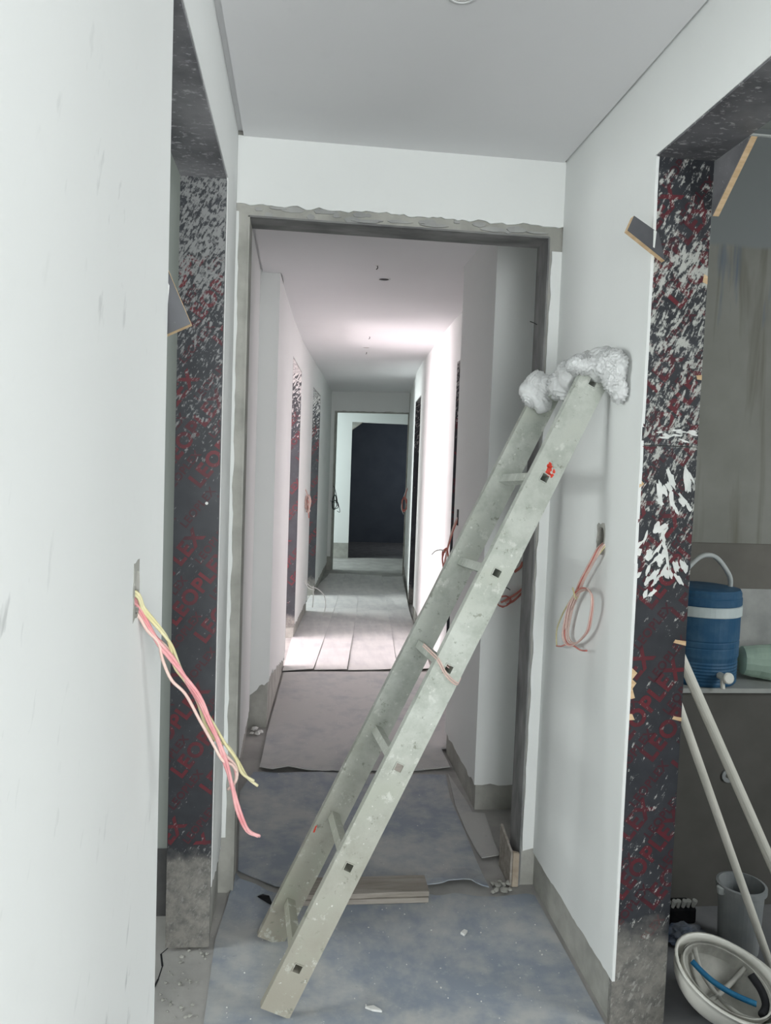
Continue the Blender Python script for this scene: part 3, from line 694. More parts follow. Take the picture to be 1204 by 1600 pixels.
# torn black flap in the sheet near the ladder foot
o = put('torn_flap', prism(bmesh.new(), [(-0.10, 2.575, 0.006), (-0.083, 2.583, 0.008), (-0.06, 2.552, 0.02), (-0.046, 2.515, 0.008), (-0.072, 2.545, 0.006)], (0, 0, 0.003)), M['black'], loc=(-0.08, 2.56, 0))
tag(o, 'small dark torn flap on the blue sheet left of the ladder foot', 'flap')
# plank lying at the threshold
pl = thing('wooden_plank', 'dusty wooden plank lying across the threshold behind the ladder', 'plank', (0.26, 2.57, 0.0))
bm = boxes((0.048, 0.485, 2.52, 2.628, 0.023, 0.040))
bmesh.ops.subdivide_edges(bm, edges=[e for e in bm.edges if abs(e.verts[0].co.x-e.verts[1].co.x) > 0.1], cuts=14)
for v in bm.verts: v.co += Vector((0, noise.noise(v.co*9)*0.004, noise.noise(v.co*11+Vector((3, 1, 0)))*0.002))
put('board', bm, M['old_wood'], pl)
put('lower_batten', boxes((0.05, 0.482, 2.512, 2.60, 0.0065, 0.0235)), M['old_wood'], pl)
# upright wooden stop by the frame
st = thing('wood_stop', 'small upright wood piece leaning on foot of right frame reveal', 'wood piece', (0.80, 2.63, 0.0))
put('edge', prism(bmesh.new(), [(0.80, 2.60, 0.003), (0.822, 2.60, 0.003), (0.822, 2.60, 0.125), (0.80, 2.60, 0.13)], (0.0, 0.014, 0)), M['stop_wood'], st, label='raw tan edge')
put('face', prism(bmesh.new(), [(0.799, 2.602, 0.003), (0.799, 2.75, 0.003), (0.799, 2.75, 0.165), (0.799, 2.602, 0.13)], (-0.008, 0, 0)), M['old_wood'], st)

# rubble, crumbs and chips
def lump(bm, c, r, seed, flat=0.6):
    rnd = random.Random(seed); m = bmesh.ops.create_icosphere(bm, subdivisions=1, radius=r)['verts']
    for v in m:
        v.co = Vector((v.co.x, v.co.y, v.co.z*flat))*rnd.uniform(0.7, 1.25)+Vector(c)
rub = [(0.735, 2.575, .014), (0.76, 2.565, .018), (0.785, 2.578, .012), (0.748, 2.6, .016), (0.772, 2.605, .013), (0.79, 2.615, .015), (0.722, 2.565, .01), (0.735, 2.62, .012), (0.765, 2.63, .011)]
for k, (x, y, r) in enumerate(rub):
    bm = bmesh.new(); lump(bm, (x, y, 0.003+r*0.5), r, 200+k)
    o = put('rubble_lump', bm, M['concrete'], loc=(x, y, 0.003)); tag(o, 'grey concrete rubble lump heaped at the foot of the right frame', 'rubble', 'rubble at the right frame foot')
for k, (x, y, r) in enumerate([(-0.205, 4.24, .02), (-0.17, 4.2, .016), (-0.215, 4.18, .014), (-0.185, 4.17, .018)]):
    bm = bmesh.new(); lump(bm, (x, y, 0.002+r*0.6), r, 230+k)
    o = put('plaster_lump', bm, M['crumb'], loc=(x, y, 0.002)); tag(o, 'white plaster lump on the floor under the left wall corner', 'plaster lump', 'plaster lumps at the left wall corner')
bm = prism(bmesh.new(), [(0.222, 2.012, 0.006), (0.245, 2.016, 0.006), (0.262, 2.0, 0.006), (0.266, 1.993, 0.006), (0.24, 2.0, 0.006)], (0, 0, 0.006))
o = put('plaster_chip', bm, M['crumb'], loc=(0.245, 2.005, 0.006)); tag(o, 'white plaster chip on the sheet right of the near ladder foot', 'chip')
bm = prism(bmesh.new(), [(0.555, 2.33, 0.006), (0.57, 2.345, 0.006), (0.58, 2.338, 0.006), (0.565, 2.318, 0.006)], (0, 0, 0.007))
o = put('plaster_chip', bm, M['crumb'], loc=(0.568, 2.33, 0.006)); tag(o, 'square white plaster chip on the sheet below the right wall', 'chip')
bm = bmesh.new(); rnd = random.Random(77)
for k in range(170):
    x = rnd.uniform(-0.18, 0.84); y = rnd.choice([rnd.uniform(1.85, 2.54), rnd.uniform(1.9, 2.5), rnd.uniform(2.7, 5.3)])
    if y > 2.7: x = rnd.uniform(-0.1, 0.68)
    r = rnd.uniform(0.0012, 0.0032); lump(bm, (x, y, (0.0045 if y < 2.6 else 0.0085 if y < 3.6 else 0.0125)+r*0.4), r, 300+k)
o = put('plaster_crumbs', bm, M['crumb'], kind='stuff'); tag(o, 'tiny white plaster crumbs scattered over the floor sheets', 'crumbs')
bm = bmesh.new()
for k in range(60):
    x = rnd.uniform(-0.36, -0.225); y = rnd.uniform(2.0, 2.5); r = rnd.uniform(0.002, 0.007); lump(bm, (x, y, r*0.4), r, 500+k)
o = put('floor_grit', bm, M['concrete'], kind='stuff'); tag(o, 'concrete grit on the bare floor below the left doorway', 'grit')

# ------------------------------------------------------------------ ladder
LA = Vector((0.853, 0.133, 1.754)).normalized()          # along the stiles
LWd = Vector((-0.025, 0.335, -0.012)); LWd = (LWd-LA*LWd.dot(LA)); LWID = LWd.length; LWd.normalize()
LN = LA.cross(LWd)
F0 = Vector((-0.024, 2.0, 0.020))
lad = thing('ladder', 'weathered aluminium ladder leaning against the right wall', 'ladder', F0)
def lbox(c, a, wv, n_, la, lw, ln):
    """oriented box centred at c"""
    bm = bmesh.new()
    bmesh.ops.create_cube(bm, size=1.0)
    Mx = Matrix(((a.x, wv.x, n_.x), (a.y, wv.y, n_.y), (a.z, wv.z, n_.z))).to_4x4() @ Matrix.Diagonal((la, lw, ln, 1))
    bmesh.ops.transform(bm, matrix=Matrix.Translation(c) @ Mx, verts=bm.verts)
    return bm
SL = 1.958; SW = 0.026; SN = 0.086
RT = [0.13, 0.427, 0.725, 1.025, 1.322, 1.622, 1.928]
RH = 0.0135
def stile_bm(off, L):
    """hollow rectangular stile pierced by square rung sockets (web built as strips round each hole)"""
    c0 = F0+LWd*off
    bm = bmesh.new(); cuts = [0.0]
    for t in RT: cuts += [t-RH, t+RH]
    cuts.append(L)
    def add(t0, t1, n0, n1, w0, w1):
        c = c0+LA*((t0+t1)/2)+LN*((n0+n1)/2)+LWd*((w0+w1)/2)
        b = lbox(c, LA, LWd, LN, t1-t0, w1-w0, n1-n0)
        me = bpy.data.meshes.new('x'); b.to_mesh(me); b.free(); bm.from_mesh(me); bpy.data.meshes.remove(me)
    h = SN/2
    for wa, wb in ((-SW/2, -SW/2+0.003), (SW/2-0.003, SW/2)):
        for i in range(0, len(cuts)-1):
            t0, t1 = cuts[i], cuts[i+1]
            if t1 <= t0: continue
            if i % 2 == 0: add(t0, t1, -h+0.003, h-0.003, wa, wb)
            else:
                add(t0, t1, -h+0.003, -RH, wa, wb); add(t0, t1, RH, h-0.003, wa, wb)
    add(0, L, -h, -h+0.003, -SW/2, SW/2); add(0, L, h-0.003, h, -SW/2, SW/2)
    return bm
put('stile', stile_bm(0.0, SL), M['ladder'], lad)
put('stile', stile_bm(LWID, SL-0.01), M['ladder'], lad)
for t in RT:
    bm = bmesh.new(); c = F0+LA*t
    h = RH-0.0005; th = 0.0025
    def add(n0, n1, a0, a1):
        b = lbox(c+LWd*(LWID/2)+LN*((n0+n1)/2)+LA*((a0+a1)/2), LA, LWd, LN, a1-a0, LWID+SW+0.003, n1-n0)
        me = bpy.data.meshes.new('x'); b.to_mesh(me); b.free(); bm.from_mesh(me); bpy.data.meshes.remove(me)
    add(-h, -h+th, -h, h); add(h-th, h, -h, h); add(-h+th, h-th, -h, -h+th); add(-h+th, h-th, h-th, h)
    rg = put('rung', bm, M['ladder'], lad)
    if abs(t-0.725) < 0.01:      # mortar-filled socket
        put('mortar_plug', lbox(c-LWd*(SW/2-0.004), LA, LWd, LN, 0.026, 0.006, 0.026), M['old_wood'], rg)
# foot caps inside the stile ends
for off in (0.0, LWID): put('foot_cap', lbox(F0+LWd*off+LA*0.004, LA, LWd, LN, 0.008, SW-0.006, SN-0.006), M['old_wood'], lad)
# red paint dab above the sixth rung
bm = bmesh.new(); rnd = random.Random(9)
for k in range(12):
    c = F0+LA*(1.648+rnd.uniform(-0.012, 0.014))+LN*rnd.uniform(-0.008, 0.022)*-1-LWd*(SW/2)
    pp = [c+(LA*math.cos(a)+LN*math.sin(a))*rnd.uniform(0.003, 0.008) for a in [i*math.pi/4 for i in range(8)]]
    prism(bm, pp, -LWd*0.0006)
put('red_paint_dab', bm, M['red_paint'], lad)
bm = bmesh.new(); c = F0+LWd*(LWID-SW/2)+LA*0.37+LN*0.034
prism(bm, [c+LA*0.012, c+LA*0.006+LN*0.004, c-LA*0.014+LN*0.002, c-LA*0.012-LN*0.003], -LWd*0.0006)
put('red_paint_dab', bm, M['red_paint'], lad)
# pink wire tied round the front stile at the fourth rung
c = F0+LA*1.018; h = SN/2+0.003; q = SW/2+0.003
def L3(a, n_, w_): return c+LA*a+LN*n_+LWd*w_
for k, dz in enumerate((0.0, 0.006)):
    bm = tube(bmesh.new(), [L3(0.028+dz, h+0.03, 0.05), L3(0.018+dz, h, 0), L3(0.012+dz, h-0.01, -q), L3(-0.012+dz, 0, -q-0.001), L3(-0.022+dz, -h+0.01, -q), L3(-0.016+dz, -h-0.002, 0), L3(0.0+dz, -h, q), L3(0.01+dz, 0, q), L3(0.02+dz, h+0.01, q)], 0.0022, 6, 4)
    put('wire_tie', bm, M['wire_pale'], lad)

# crumpled white plastic around the ladder top
ltop = F0+LA*SL
def blob_union(name, parts, seed, amp):
    """ellipsoids fused into one skin, then creased by ridged noise"""
    bm = bmesh.new()
    for (c, r) in parts:
        m = bmesh.ops.create_icosphere(bm, subdivisions=3, radius=1.0)['verts']
        for v in m: v.co = Vector((v.co.x*r[0], v.co.y*r[1], v.co.z*r[2]))+Vector(c)
    me = bpy.data.meshes.new('x'); bm.to_mesh(me); bm.free()
    o = bpy.data.objects.new('x', me); COL.objects.link(o)
    md = o.modifiers.new('r', 'REMESH'); md.mode = 'VOXEL'; md.voxel_size = 0.0042
    dg = bpy.context.evaluated_depsgraph_get(); m2 = bpy.data.meshes.new_from_object(o.evaluated_get(dg))
    bm = bmesh.new(); bm.from_mesh(m2)
    bpy.data.objects.remove(o); bpy.data.meshes.remove(me); bpy.data.meshes.remove(m2)
    bm.normal_update()
    mv = []
    for v in bm.verts:
        p = v.co
        wv = 2.2*noise.noise(p*11+Vector((seed, 2, 0)))
        th = 1.1+1.2*noise.noise(p*7+Vector((0, seed, 5)))          # fold direction drifts over the sheet
        u = (p.y*math.cos(th)+p.z*math.sin(th))*105+wv*2.2
        f = 1.1*(0.5-abs(math.sin(u*0.5)))+0.35*(0.4-abs(noise.noise(p*30+Vector((3, 1, seed)))))+1.5*noise.noise(p*15+Vector((seed, 0, 0)))
        mv.append(p+v.normal*f*amp)
    for v, p in zip(bm.verts, mv):
        v.co = p; v.co.x = min(v.co.x, 0.8735)
    return bm
ws = thing('plastic_wrap', 'crumpled white plastic sheeting wrapped around the ladder top', 'plastic sheet', ltop)
put('front_bunch', blob_union('a', [((.832, 2.12, 1.795), (.046, .05, .046)), ((.792, 2.12, 1.802), (.044, .052, .034)), ((.848, 2.045, 1.775), (.03, .058, .06)), ((.838, 2.09, 1.80), (.042, .085, .045)), ((.86, 2.035, 1.73), (.016, .045, .042)),
    ((.83, 2.19, 1.80), (.045, .06, .046)), ((.80, 2.24, 1.785), (.046, .055, .05)), ((.80, 2.29, 1.765), (.046, .05, .055)), ((.815, 2.36, 1.765), (.046, .06, .045))], 1.3, 0.0085), M['plastic'], ws, smooth=True)
put('rear_bunch', blob_union('b', [((.80, 2.43, 1.765), (.05, .05, .042)), ((.768, 2.45, 1.765), (.046, .04, .05)), ((.748, 2.445, 1.742), (.04, .03, .05)), ((.775, 2.43, 1.725), (.03, .03, .045))], 6.1, 0.008), M['plastic'], ws, smooth=True)

# ------------------------------------------------------------------ wires
def wires(name, label, loc, items, group=None):
    o = thing(name, label, 'wires', loc, group)
    for pts, r, m in items: put('wire', tube(bmesh.new(), pts, r, 7, 5), M[m], o, smooth=True)
    return o
def shift(pts, d): return [(p[0]+d[0]*math.sin(i*1.3+d[3]), p[1]+d[1]*math.sin(i*0.9+d[3]), p[2]+d[2]*math.cos(i*1.1+d[3])) for i, p in enumerate(pts)]
h0 = (-0.27, 1.137, 1.30)
wp1 = [h0, (-0.234, 1.150, 1.285), (-0.223, 1.162, 1.256), (-0.204, 1.175, 1.217), (-0.186, 1.188, 1.185), (-0.171, 1.200, 1.157), (-0.147, 1.212, 1.118), (-0.128, 1.225, 1.072), (-0.113, 1.238, 1.031), (-0.106, 1.250, 0.995), (-0.098, 1.262, 0.957), (-0.086, 1.275, 0.908), (-0.068, 1.288, 0.866), (-0.050, 1.300, 0.850)]
wp2 = [h0, (-0.232, 1.150, 1.276), (-0.220, 1.164, 1.250), (-0.208, 1.177, 1.222), (-0.196, 1.191, 1.204), (-0.184, 1.205, 1.176), (-0.168, 1.218, 1.142), (-0.141, 1.232, 1.091), (-0.125, 1.245, 1.055), (-0.112, 1.259, 1.013), (-0.093, 1.273, 0.980), (-0.092, 1.286, 0.952), (-0.103, 1.300, 0.933)]
wp3 = [h0, (-0.234, 1.150, 1.266), (-0.218, 1.162, 1.235), (-0.203, 1.174, 1.213), (-0.199, 1.186, 1.185), (-0.187, 1.198, 1.150), (-0.167, 1.210, 1.124), (-0.146, 1.222, 1.079), (-0.125, 1.234, 1.035), (-0.111, 1.246, 1.004), (-0.097, 1.258, 0.992), (-0.089, 1.270, 0.976)]
wy1 = [h0, (-0.231, 1.140, 1.296), (-0.222, 1.156, 1.270), (-0.206, 1.172, 1.243), (-0.191, 1.188, 1.213), (-0.184, 1.203, 1.171), (-0.168, 1.219, 1.141), (-0.152, 1.235, 1.106), (-0.141, 1.251, 1.064), (-0.126, 1.267, 1.031), (-0.107, 1.282, 1.015), (-0.089, 1.298, 0.981), (-0.075, 1.314, 0.948), (-0.057, 1.330, 0.925)]
wy2 = [h0, (-0.231, 1.140, 1.291), (-0.223, 1.157, 1.265), (-0.201, 1.174, 1.232), (-0.187, 1.191, 1.206), (-0.177, 1.208, 1.170), (-0.163, 1.225, 1.132), (-0.130, 1.242, 1.072), (-0.108, 1.259, 1.026), (-0.092, 1.276, 0.995), (-0.082, 1.293, 0.963), (-0.063, 1.310, 0.942)]
wires('wire_bundle', 'bundle of pink and yellow wires hanging out of the left wall', h0, [
    (wp1, 0.0022, 'wire_pink'), (shift(wp1, (0.003, 0.002, 0.002, 0.4)), 0.0026, 'wire_pink'), (shift(wp1, (0.003, 0.003, 0.003, 2.1)), 0.0026, 'wire_pink'),
    (wp2, 0.0026, 'wire_pink'), (shift(wp2, (0.002, 0.003, 0.003, 1.0)), 0.0026, 'wire_pale'), (wp3, 0.0025, 'wire_pale'),
    (wy1, 0.0026, 'wire_yellow'), (wy2, 0.0026, 'wire_yellow')])
X = 0.852
lp = [(0.91, 2.14, 1.31), (0.868, 2.115, 1.285), (X, 2.112, 1.258), (X, 2.165, 1.210), (X, 2.211, 1.165), (X, 2.243, 1.121), (X, 2.282, 1.084), (X, 2.309, 1.029), (X, 2.320, 0.985), (X, 2.294, 0.965), (X, 2.249, 0.969), (X, 2.198, 0.993), (X, 2.141, 1.035), (X-.005, 2.112, 1.078), (X-.008, 2.098, 1.118), (X-.008, 2.107, 1.144), (X-.006, 2.142, 1.153), (X-.005, 2.193, 1.147), (X-.006, 2.243, 1.123), (X-.006, 2.29, 1.07), (X-.006, 2.315, 1.0), (X-.006, 2.29, 0.955)]
def grow(pts, s, c=(2.2, 1.06)): return [(p[0]-0.004*s, c[0]+(p[1]-c[0])*(1+0.05*s), c[1]+(p[2]-c[1])*(1+0.04*s)) if i > 5 else (p[0]-0.003*s, p[1]+0.006*s, p[2]-0.003*s) for i, p in enumerate(pts)]
wires('wire_coil', 'tied loop of orange and pink wire hanging on the right wall', (0.90, 2.14, 1.30), [
    (lp[:-1], 0.0025, 'wire_pale'), (grow(lp, 1)[:-3], 0.0025, 'wire_red'), (grow(lp, -1)[:-2], 0.0025, 'wire_pale'), (grow(lp, 2)[:-5], 0.0025, 'wire_pale'),
    ([(0.91, 2.14, 1.31), (0.866, 2.105, 1.275), (X, 2.161, 1.215), (X, 2.221, 1.160), (X-.006, 2.249, 1.124), (X, 2.306, 1.090), (X, 2.364, 1.038), (X, 2.411, 0.976), (X, 2.403, 0.925)], 0.0024, 'wire_yellow'),
    ([(X-.008, 2.262, 1.135), (X-.014, 2.245, 1.142), (X-.014, 2.225, 1.118), (X-.006, 2.235, 1.112), (X+.005, 2.25, 1.125)], 0.0024, 'wire_yellow'),
    ([(X, 2.405, 0.926), (X-.004, 2.35, 0.938), (X-.006, 2.30, 0.955), (X-.006, 2.238, 0.966), (X-.004, 2.184, 0.966), (X-.004, 2.135, 0.976)], 0.0026, 'wire_red')])
def coil(c, u, v, ru, rv, turns, r, seed, rnd_amp=0.012):
    rnd = random.Random(seed); c, u, v = Vector(c), Vector(u), Vector(v); out = []
    n = int(turns*10)
    for i in range(n+1):
        a = 2*math.pi*i/10
        out.append(c+u*ru*math.cos(a)*rnd.uniform(0.8, 1.15)+v*rv*math.sin(a)*rnd.uniform(0.8, 1.15)+u.cross(v)*rnd.uniform(-rnd_amp, rnd_amp))
    return out
wires('wire_coil', 'small pale pink wire bunch between the two left corridor doorways', (0.06, 7.2, 1.24), [
    ([(0.055, 7.2, 1.26), (0.075, 7.2, 1.22), (0.085, 7.2, 1.12)]+coil((0.09, 7.2, 1.12), (0.3, -1, 0), (0, 0, 1), 0.04, 0.07, 3, 0.004, 1), 0.006, 'wire_pale'),
    (coil((0.085, 7.2, 1.13), (1, 0, 0), (0, 0, 1), 0.025, 0.07, 2, 0.004, 2), 0.006, 'wire_pale'), ([(0.085, 7.2, 1.16), (0.095, 7.2, 1.05), (0.1, 7.2, 0.99)], 0.005, 'wire_red')])
wires('wire_coil', 'black wire loops on the left edge of the far opening', (0.475, 10.80, 1.1), [
    ([(0.478, 10.80, 1.20), (0.50, 10.78, 1.16), (0.535, 10.77, 1.02), (0.545, 10.77, 0.93)]+coil((0.51, 10.77, 0.93), (1, -0.2, 0), (0, 0, 1), 0.045, 0.06, 1.6, 0, 3), 0.005, 'wire_black'),
    (coil((0.50, 10.77, 0.97), (1, -0.2, 0), (0, 0, 1), 0.03, 0.10, 1.7, 0, 4), 0.005, 'wire_black'), ([(0.44, 10.80, 0.99), (0.5, 10.77, 0.97), (0.55, 10.77, 0.95), (0.58, 10.76, 0.84), (0.54, 10.77, 0.85)], 0.004, 'wire_black')])
wires('wire_coil', 'reddish wire bunch on the right wall before the dark far doorway', (1.43, 10.15, 1.15), [
    ([(1.44, 10.17, 1.22), (1.41, 10.15, 1.1)]+coil((1.40, 10.13, 1.0), (1, 0.1, 0), (0, 0, 1), 0.035, 0.09, 3, 0, 5), 0.007, 'wire_red'),
    ([(1.43, 10.17, 1.22), (1.37, 10.13, 1.04), (1.36, 10.12, 0.95), (1.395, 10.13, 0.87)], 0.004, 'wire_white')])
wires('wire_coil', 'pink wires dangling from the side of the right wall block', (0.80, 3.8, 1.27), [
    ([(0.80, 3.80, 1.25), (0.785, 3.80, 1.22), (0.765, 3.80, 1.15), (0.748, 3.79, 1.07), (0.74, 3.79, 1.0)], 0.0045, 'wire_pale'),
    ([(0.80, 3.80, 1.24), (0.775, 3.80, 1.17), (0.75, 3.79, 1.08), (0.735, 3.79, 0.99)], 0.004, 'wire_red'),
    (coil((0.742, 3.79, 1.04), (1, 0, 0), (0, 0, 1), 0.015, 0.05, 2.5, 0, 6), 0.0035, 'wire_red'),
    ([(0.745, 3.79, 1.07), (0.72, 3.78, 1.085), (0.69, 3.78, 1.08), (0.67, 3.78, 1.06)], 0.003, 'wire_white'),
    ([(0.745, 3.79, 1.09), (0.755, 3.785, 1.05), (0.76, 3.785, 1.0)], 0.003, 'wire_yellow')])
put('wire_outlet', boxes((0.797, 0.8005, 3.785, 3.815, 1.21, 1.29)), M['black'], wcr)
wires('wire_coil', 'brownish red wire coil on the block face right of the ladder', (0.95, 3.2, 1.0), [
    ([(0.97, 3.217, 1.10), (0.955, 3.20, 1.08), (0.93, 3.20, 1.06)], 0.006, 'wire_red'),
    ([(0.978, 3.20, 1.0), (0.95, 3.19, 0.975), (0.90, 3.18, 0.945), (0.872, 3.18, 0.93)], 0.0045, 'wire_red'), ([(0.978, 3.20, 0.99), (0.94, 3.19, 0.96), (0.89, 3.185, 0.93)], 0.0045, 'wire_pale'),
    ([(0.978, 3.20, 0.98), (0.94, 3.19, 0.945), (0.90, 3.185, 0.92)], 0.0045, 'wire_red'), ([(0.97, 3.20, 0.97), (0.93, 3.19, 0.935), (0.91, 3.185, 0.93)], 0.004, 'wire_red'),
    (coil((0.885, 3.18, 0.935), (1, 0, 0.3), (-0.3, 0, 1), 0.03, 0.022, 3, 0, 8, 0.006), 0.002, 'wire_red'), ([(0.86, 3.18, 0.99), (0.89, 3.18, 0.995), (0.91, 3.18, 0.985)], 0.002, 'wire_black')])
wires('loose_wire', 'pale loose wire curling over the floor from the second left doorway', (0.09, 7.5, 0.38), [
    ([(0.07, 7.45, 0.40), (0.11, 7.45, 0.33), (0.15, 7.45, 0.30), (0.21, 7.46, 0.28), (0.27, 7.48, 0.22), (0.295, 7.5, 0.13), (0.285, 7.5, 0.06), (0.27, 7.5, 0.012)], 0.004, 'wire_white'),
    ([(0.075, 7.45, 0.37), (0.12, 7.45, 0.29), (0.18, 7.45, 0.27)], 0.004, 'wire_white'), ([(0.165, 7.45, 0.31), (0.17, 7.45, 0.2), (0.165, 7.45, 0.1)], 0.004, 'wire_white')])

# ------------------------------------------------------------------ ceiling fittings
def ring(name, label, c, r, mat_r, mat_in):
    o = thing(name, label, 'ceiling light', c)
    x, y, z = c
    put('rim', lathe(bmesh.new(), [(r*0.78, -0.002), (r*0.8, -0.004), (r, -0.003), (r*1.03, 0.0)], c, 28, False, False), mat_r, o, smooth=True)
    put('inner_disc', lathe(bmesh.new(), [(r*0.8, -0.0012), (r*0.8, -0.0006)], c, 28), mat_in, o)  # flat disc; on the holes its darker colour stands for shade inside
    return o
ring('downlight', 'white round downlight rim at the top edge of the near ceiling', (0.33, 1.752, 2.55), 0.036, M['plastic'], M['crumb'])
ring('downlight_hole', 'round dark hole in the corridor ceiling nearer the frame', (0.43, 4.262, 2.52), 0.036, M['ceiling'], M['concrete_dark'])
ring('downlight_hole', 'round hole in the sunlit part of the corridor ceiling', (0.545, 6.72, 2.52), 0.036, M['ceiling'], M['concrete'])
for k, (x, y, lb) in enumerate([(0.365, 3.99, 'small wire stub in the corridor ceiling nearest the frame'), (0.52, 6.15, 'small wire stub in the sunlit corridor ceiling before the hole'), (0.567, 6.98, 'small wire stub in the corridor ceiling just behind the hole')]):
    o = thing('wire_stub', lb, 'wire', (x, y, 2.52))
    put('collar', lathe(bmesh.new(), [(0.009, -0.002), (0.011, 0.0)], (x, y, 2.52), 14), M['crumb'], o)
    put('lead', tube(bmesh.new(), [(x, y, 2.52), (x+0.003, y, 2.508), (x-0.004, y+0.004, 2.50)], 0.0025, 6), M['black'], o)

# ------------------------------------------------------------------ kitchen
struct('wall_kitchen', boxes((1.02, 3.5, 2.65, 2.70, 1.257, 2.75), (3.4, 3.5, -0.3, 2.65, 0, 2.75)), M['kitchen_wall'])
struct('wall_kitchen_splash', boxes((1.02, 3.4, 2.65, 2.70, 0.76, 1.089)), M['splash'])
struct('trim_2', boxes((1.02, 3.4, 2.656, 2.70, 1.089, 1.257)), M['band_brown'])
struct('trim_3', boxes((1.02, 3.4, 2.64, 2.65, 2.712, 2.718)), M['plaster'])
ct = thing('kitchen_counter', 'dark counter base with pale stone ledge along the kitchen wall', 'counter', (2.2, 2.43, 0))
put('front_panel', boxes((1.025, 3.39, 2.445, 2.465, 0.004, 0.766)), M['kitchen_dark'], ct)
put('ledge', boxes((1.022, 3.395, 2.42, 2.649, 0.766, 0.782)), M['ledge'], ct, label='pale stone ledge')
bm = lathe(bmesh.new(), [(0.012, 0), (0.024, 0), (0.024, 0.006), (0.012, 0.006), (0.010, 0.001)], (0, 0, 0), 20, False, False)
bmesh.ops.rotate(bm, verts=bm.verts, matrix=Matrix.Rotation(math.pi/2, 3, 'X')); bmesh.ops.translate(bm, verts=bm.verts, vec=(1.50, 2.445, 0.47))
put('outlet_ring', bm, M['bucket'], ct)

# water jug
J = Vector((1.420, 2.548, 0.782)); jr = 0.132
jug = thing('water_jug', 'dusty blue water jug with pale band standing on kitchen ledge', 'jug', J)
prof = [(jr*0.93, 0.0), (jr*0.97, 0.006)]
for k in range(7): prof += [(jr*0.985, 0.012+k*0.011), (jr*0.965, 0.0175+k*0.011)]
prof += [(jr*0.99, 0.095), (jr*1.0, 0.10), (jr*1.0, 0.128), (jr*0.985, 0.132), (jr*1.0, 0.136), (jr, 0.15), (jr*0.985, 0.154), (jr, 0.158), (jr, 0.238)]
put('body', lathe(bmesh.new(), prof, J, 48), M['jug_blue'], jug, smooth=False)
put('band', lathe(bmesh.new(), [(jr*1.0, 0.238), (jr*1.03, 0.24), (jr*1.03, 0.272), (jr*1.0, 0.274)], J, 48, False, False), M['jug_band'], jug)
put('lid', lathe(bmesh.new(), [(jr*1.0, 0.274), (jr*1.02, 0.278), (jr*1.02, 0.30), (jr*1.0, 0.303), (jr*1.0, 0.318), (jr*0.96, 0.328), (jr*0.75, 0.333), (jr*0.3, 0.336)], J, 48), M['jug_blue'], jug)
bm = tube(bmesh.new(), [J+Vector((-jr*0.72, -0.02, 0.325)), J+Vector((-jr*0.66, -0.025, 0.37)), J+Vector((-jr*0.3, -0.03, 0.428)), J+Vector((0, -0.03, 0.443)), J+Vector((jr*0.3, -0.03, 0.428)), J+Vector((jr*0.66, -0.025, 0.37)), J+Vector((jr*0.72, -0.02, 0.325))], 0.0085, 10, 6)
put('handle', bm, M['jug_grey'], jug, smooth=True)
tp = J+Vector((0.012, -jr*0.97, 0.045))
bm = tube(bmesh.new(), [tp+Vector((0, 0.01, 0)), tp+Vector((0, -0.035, 0))], 0.012, 14, sm=False)
tap = put('tap', bm, M['white_hard'], jug)
bm = lathe(bmesh.new(), [(0.017, 0.0), (0.019, 0.004), (0.019, 0.009), (0.015, 0.012)], (0, 0, 0), 20)
bmesh.ops.rotate(bm, verts=bm.verts, matrix=Matrix.Rotation(math.radians(80), 3, 'X')); bmesh.ops.translate(bm, verts=bm.verts, vec=tp+Vector((0.008, -0.034, 0.0)))
put('tap_knob', bm, M['white_hard'], tap)
put('tap_spout', tube(bmesh.new(), [tp+Vector((-0.002, -0.022, 0)), tp+Vector((-0.003, -0.026, -0.02)), tp+Vector((-0.003, -0.03, -0.038))], 0.0075, 10), M['white_hard'], tap)

# green bottle lying on the ledge
B0 = Vector((1.585, 2.54, 0.782)); bt = thing('green_bottle', 'crumpled green plastic bottle lying on ledge right of the blue jug', 'bottle', B0)
bd = Vector((1, -0.25, 0)).normalized(); ax0 = B0+Vector((0, 0, 0.066))
def brf(t): return 0.050+0.017*math.sin(min(1, t*2)*math.pi/2) if t < 0.75 else 0.067*(1-(t-0.75)/0.25)**0.7+0.014
bm = tube(bmesh.new(), [ax0+bd*(0.30*i/12) for i in range(13)], 0.06, 16, 2, rf=brf)
for v in bm.verts: v.co += Vector((0, 0.004*noise.noise(v.co*30), 0.004*noise.noise(v.co*26)))
for v in bm.verts: v.co.z = max(v.co.z, 0.7825)
put('body', bm, M['green'], bt)
put('cap', tube(bmesh.new(), [ax0+bd*0.298, ax0+bd*0.325], 0.016, 12, sm=False), M['white_hard'], bt)

# pvc pipes leaning against the doorway
def pipe(label, a, b, r):
    o = thing('plastic_pipe', label, 'pipe', b, 'pale pipes leaning by the kitchen doorway')
    a, b = Vector(a), Vector(b); d = (a-b).normalized()
    bm = tube(bmesh.new(), [b, a], r, 16, sm=False); put('tube', bm, M['pvc'], o, smooth=False)
    put('end_socket', tube(bmesh.new(), [a-d*0.03, a+d*0.002], r*1.12, 16, sm=False), M['pvc'], o)
    return o
pipe('thicker pale pipe leaning in kitchen doorway, crossing in front of blue jug', (1.048, 2.06, 1.075), (1.59, 2.04, 0.018), 0.0145)
pipe('thinner pale pipe leaning in kitchen doorway below the thicker one', (1.044, 1.985, 0.90), (1.465, 2.095, 0.016), 0.0118)

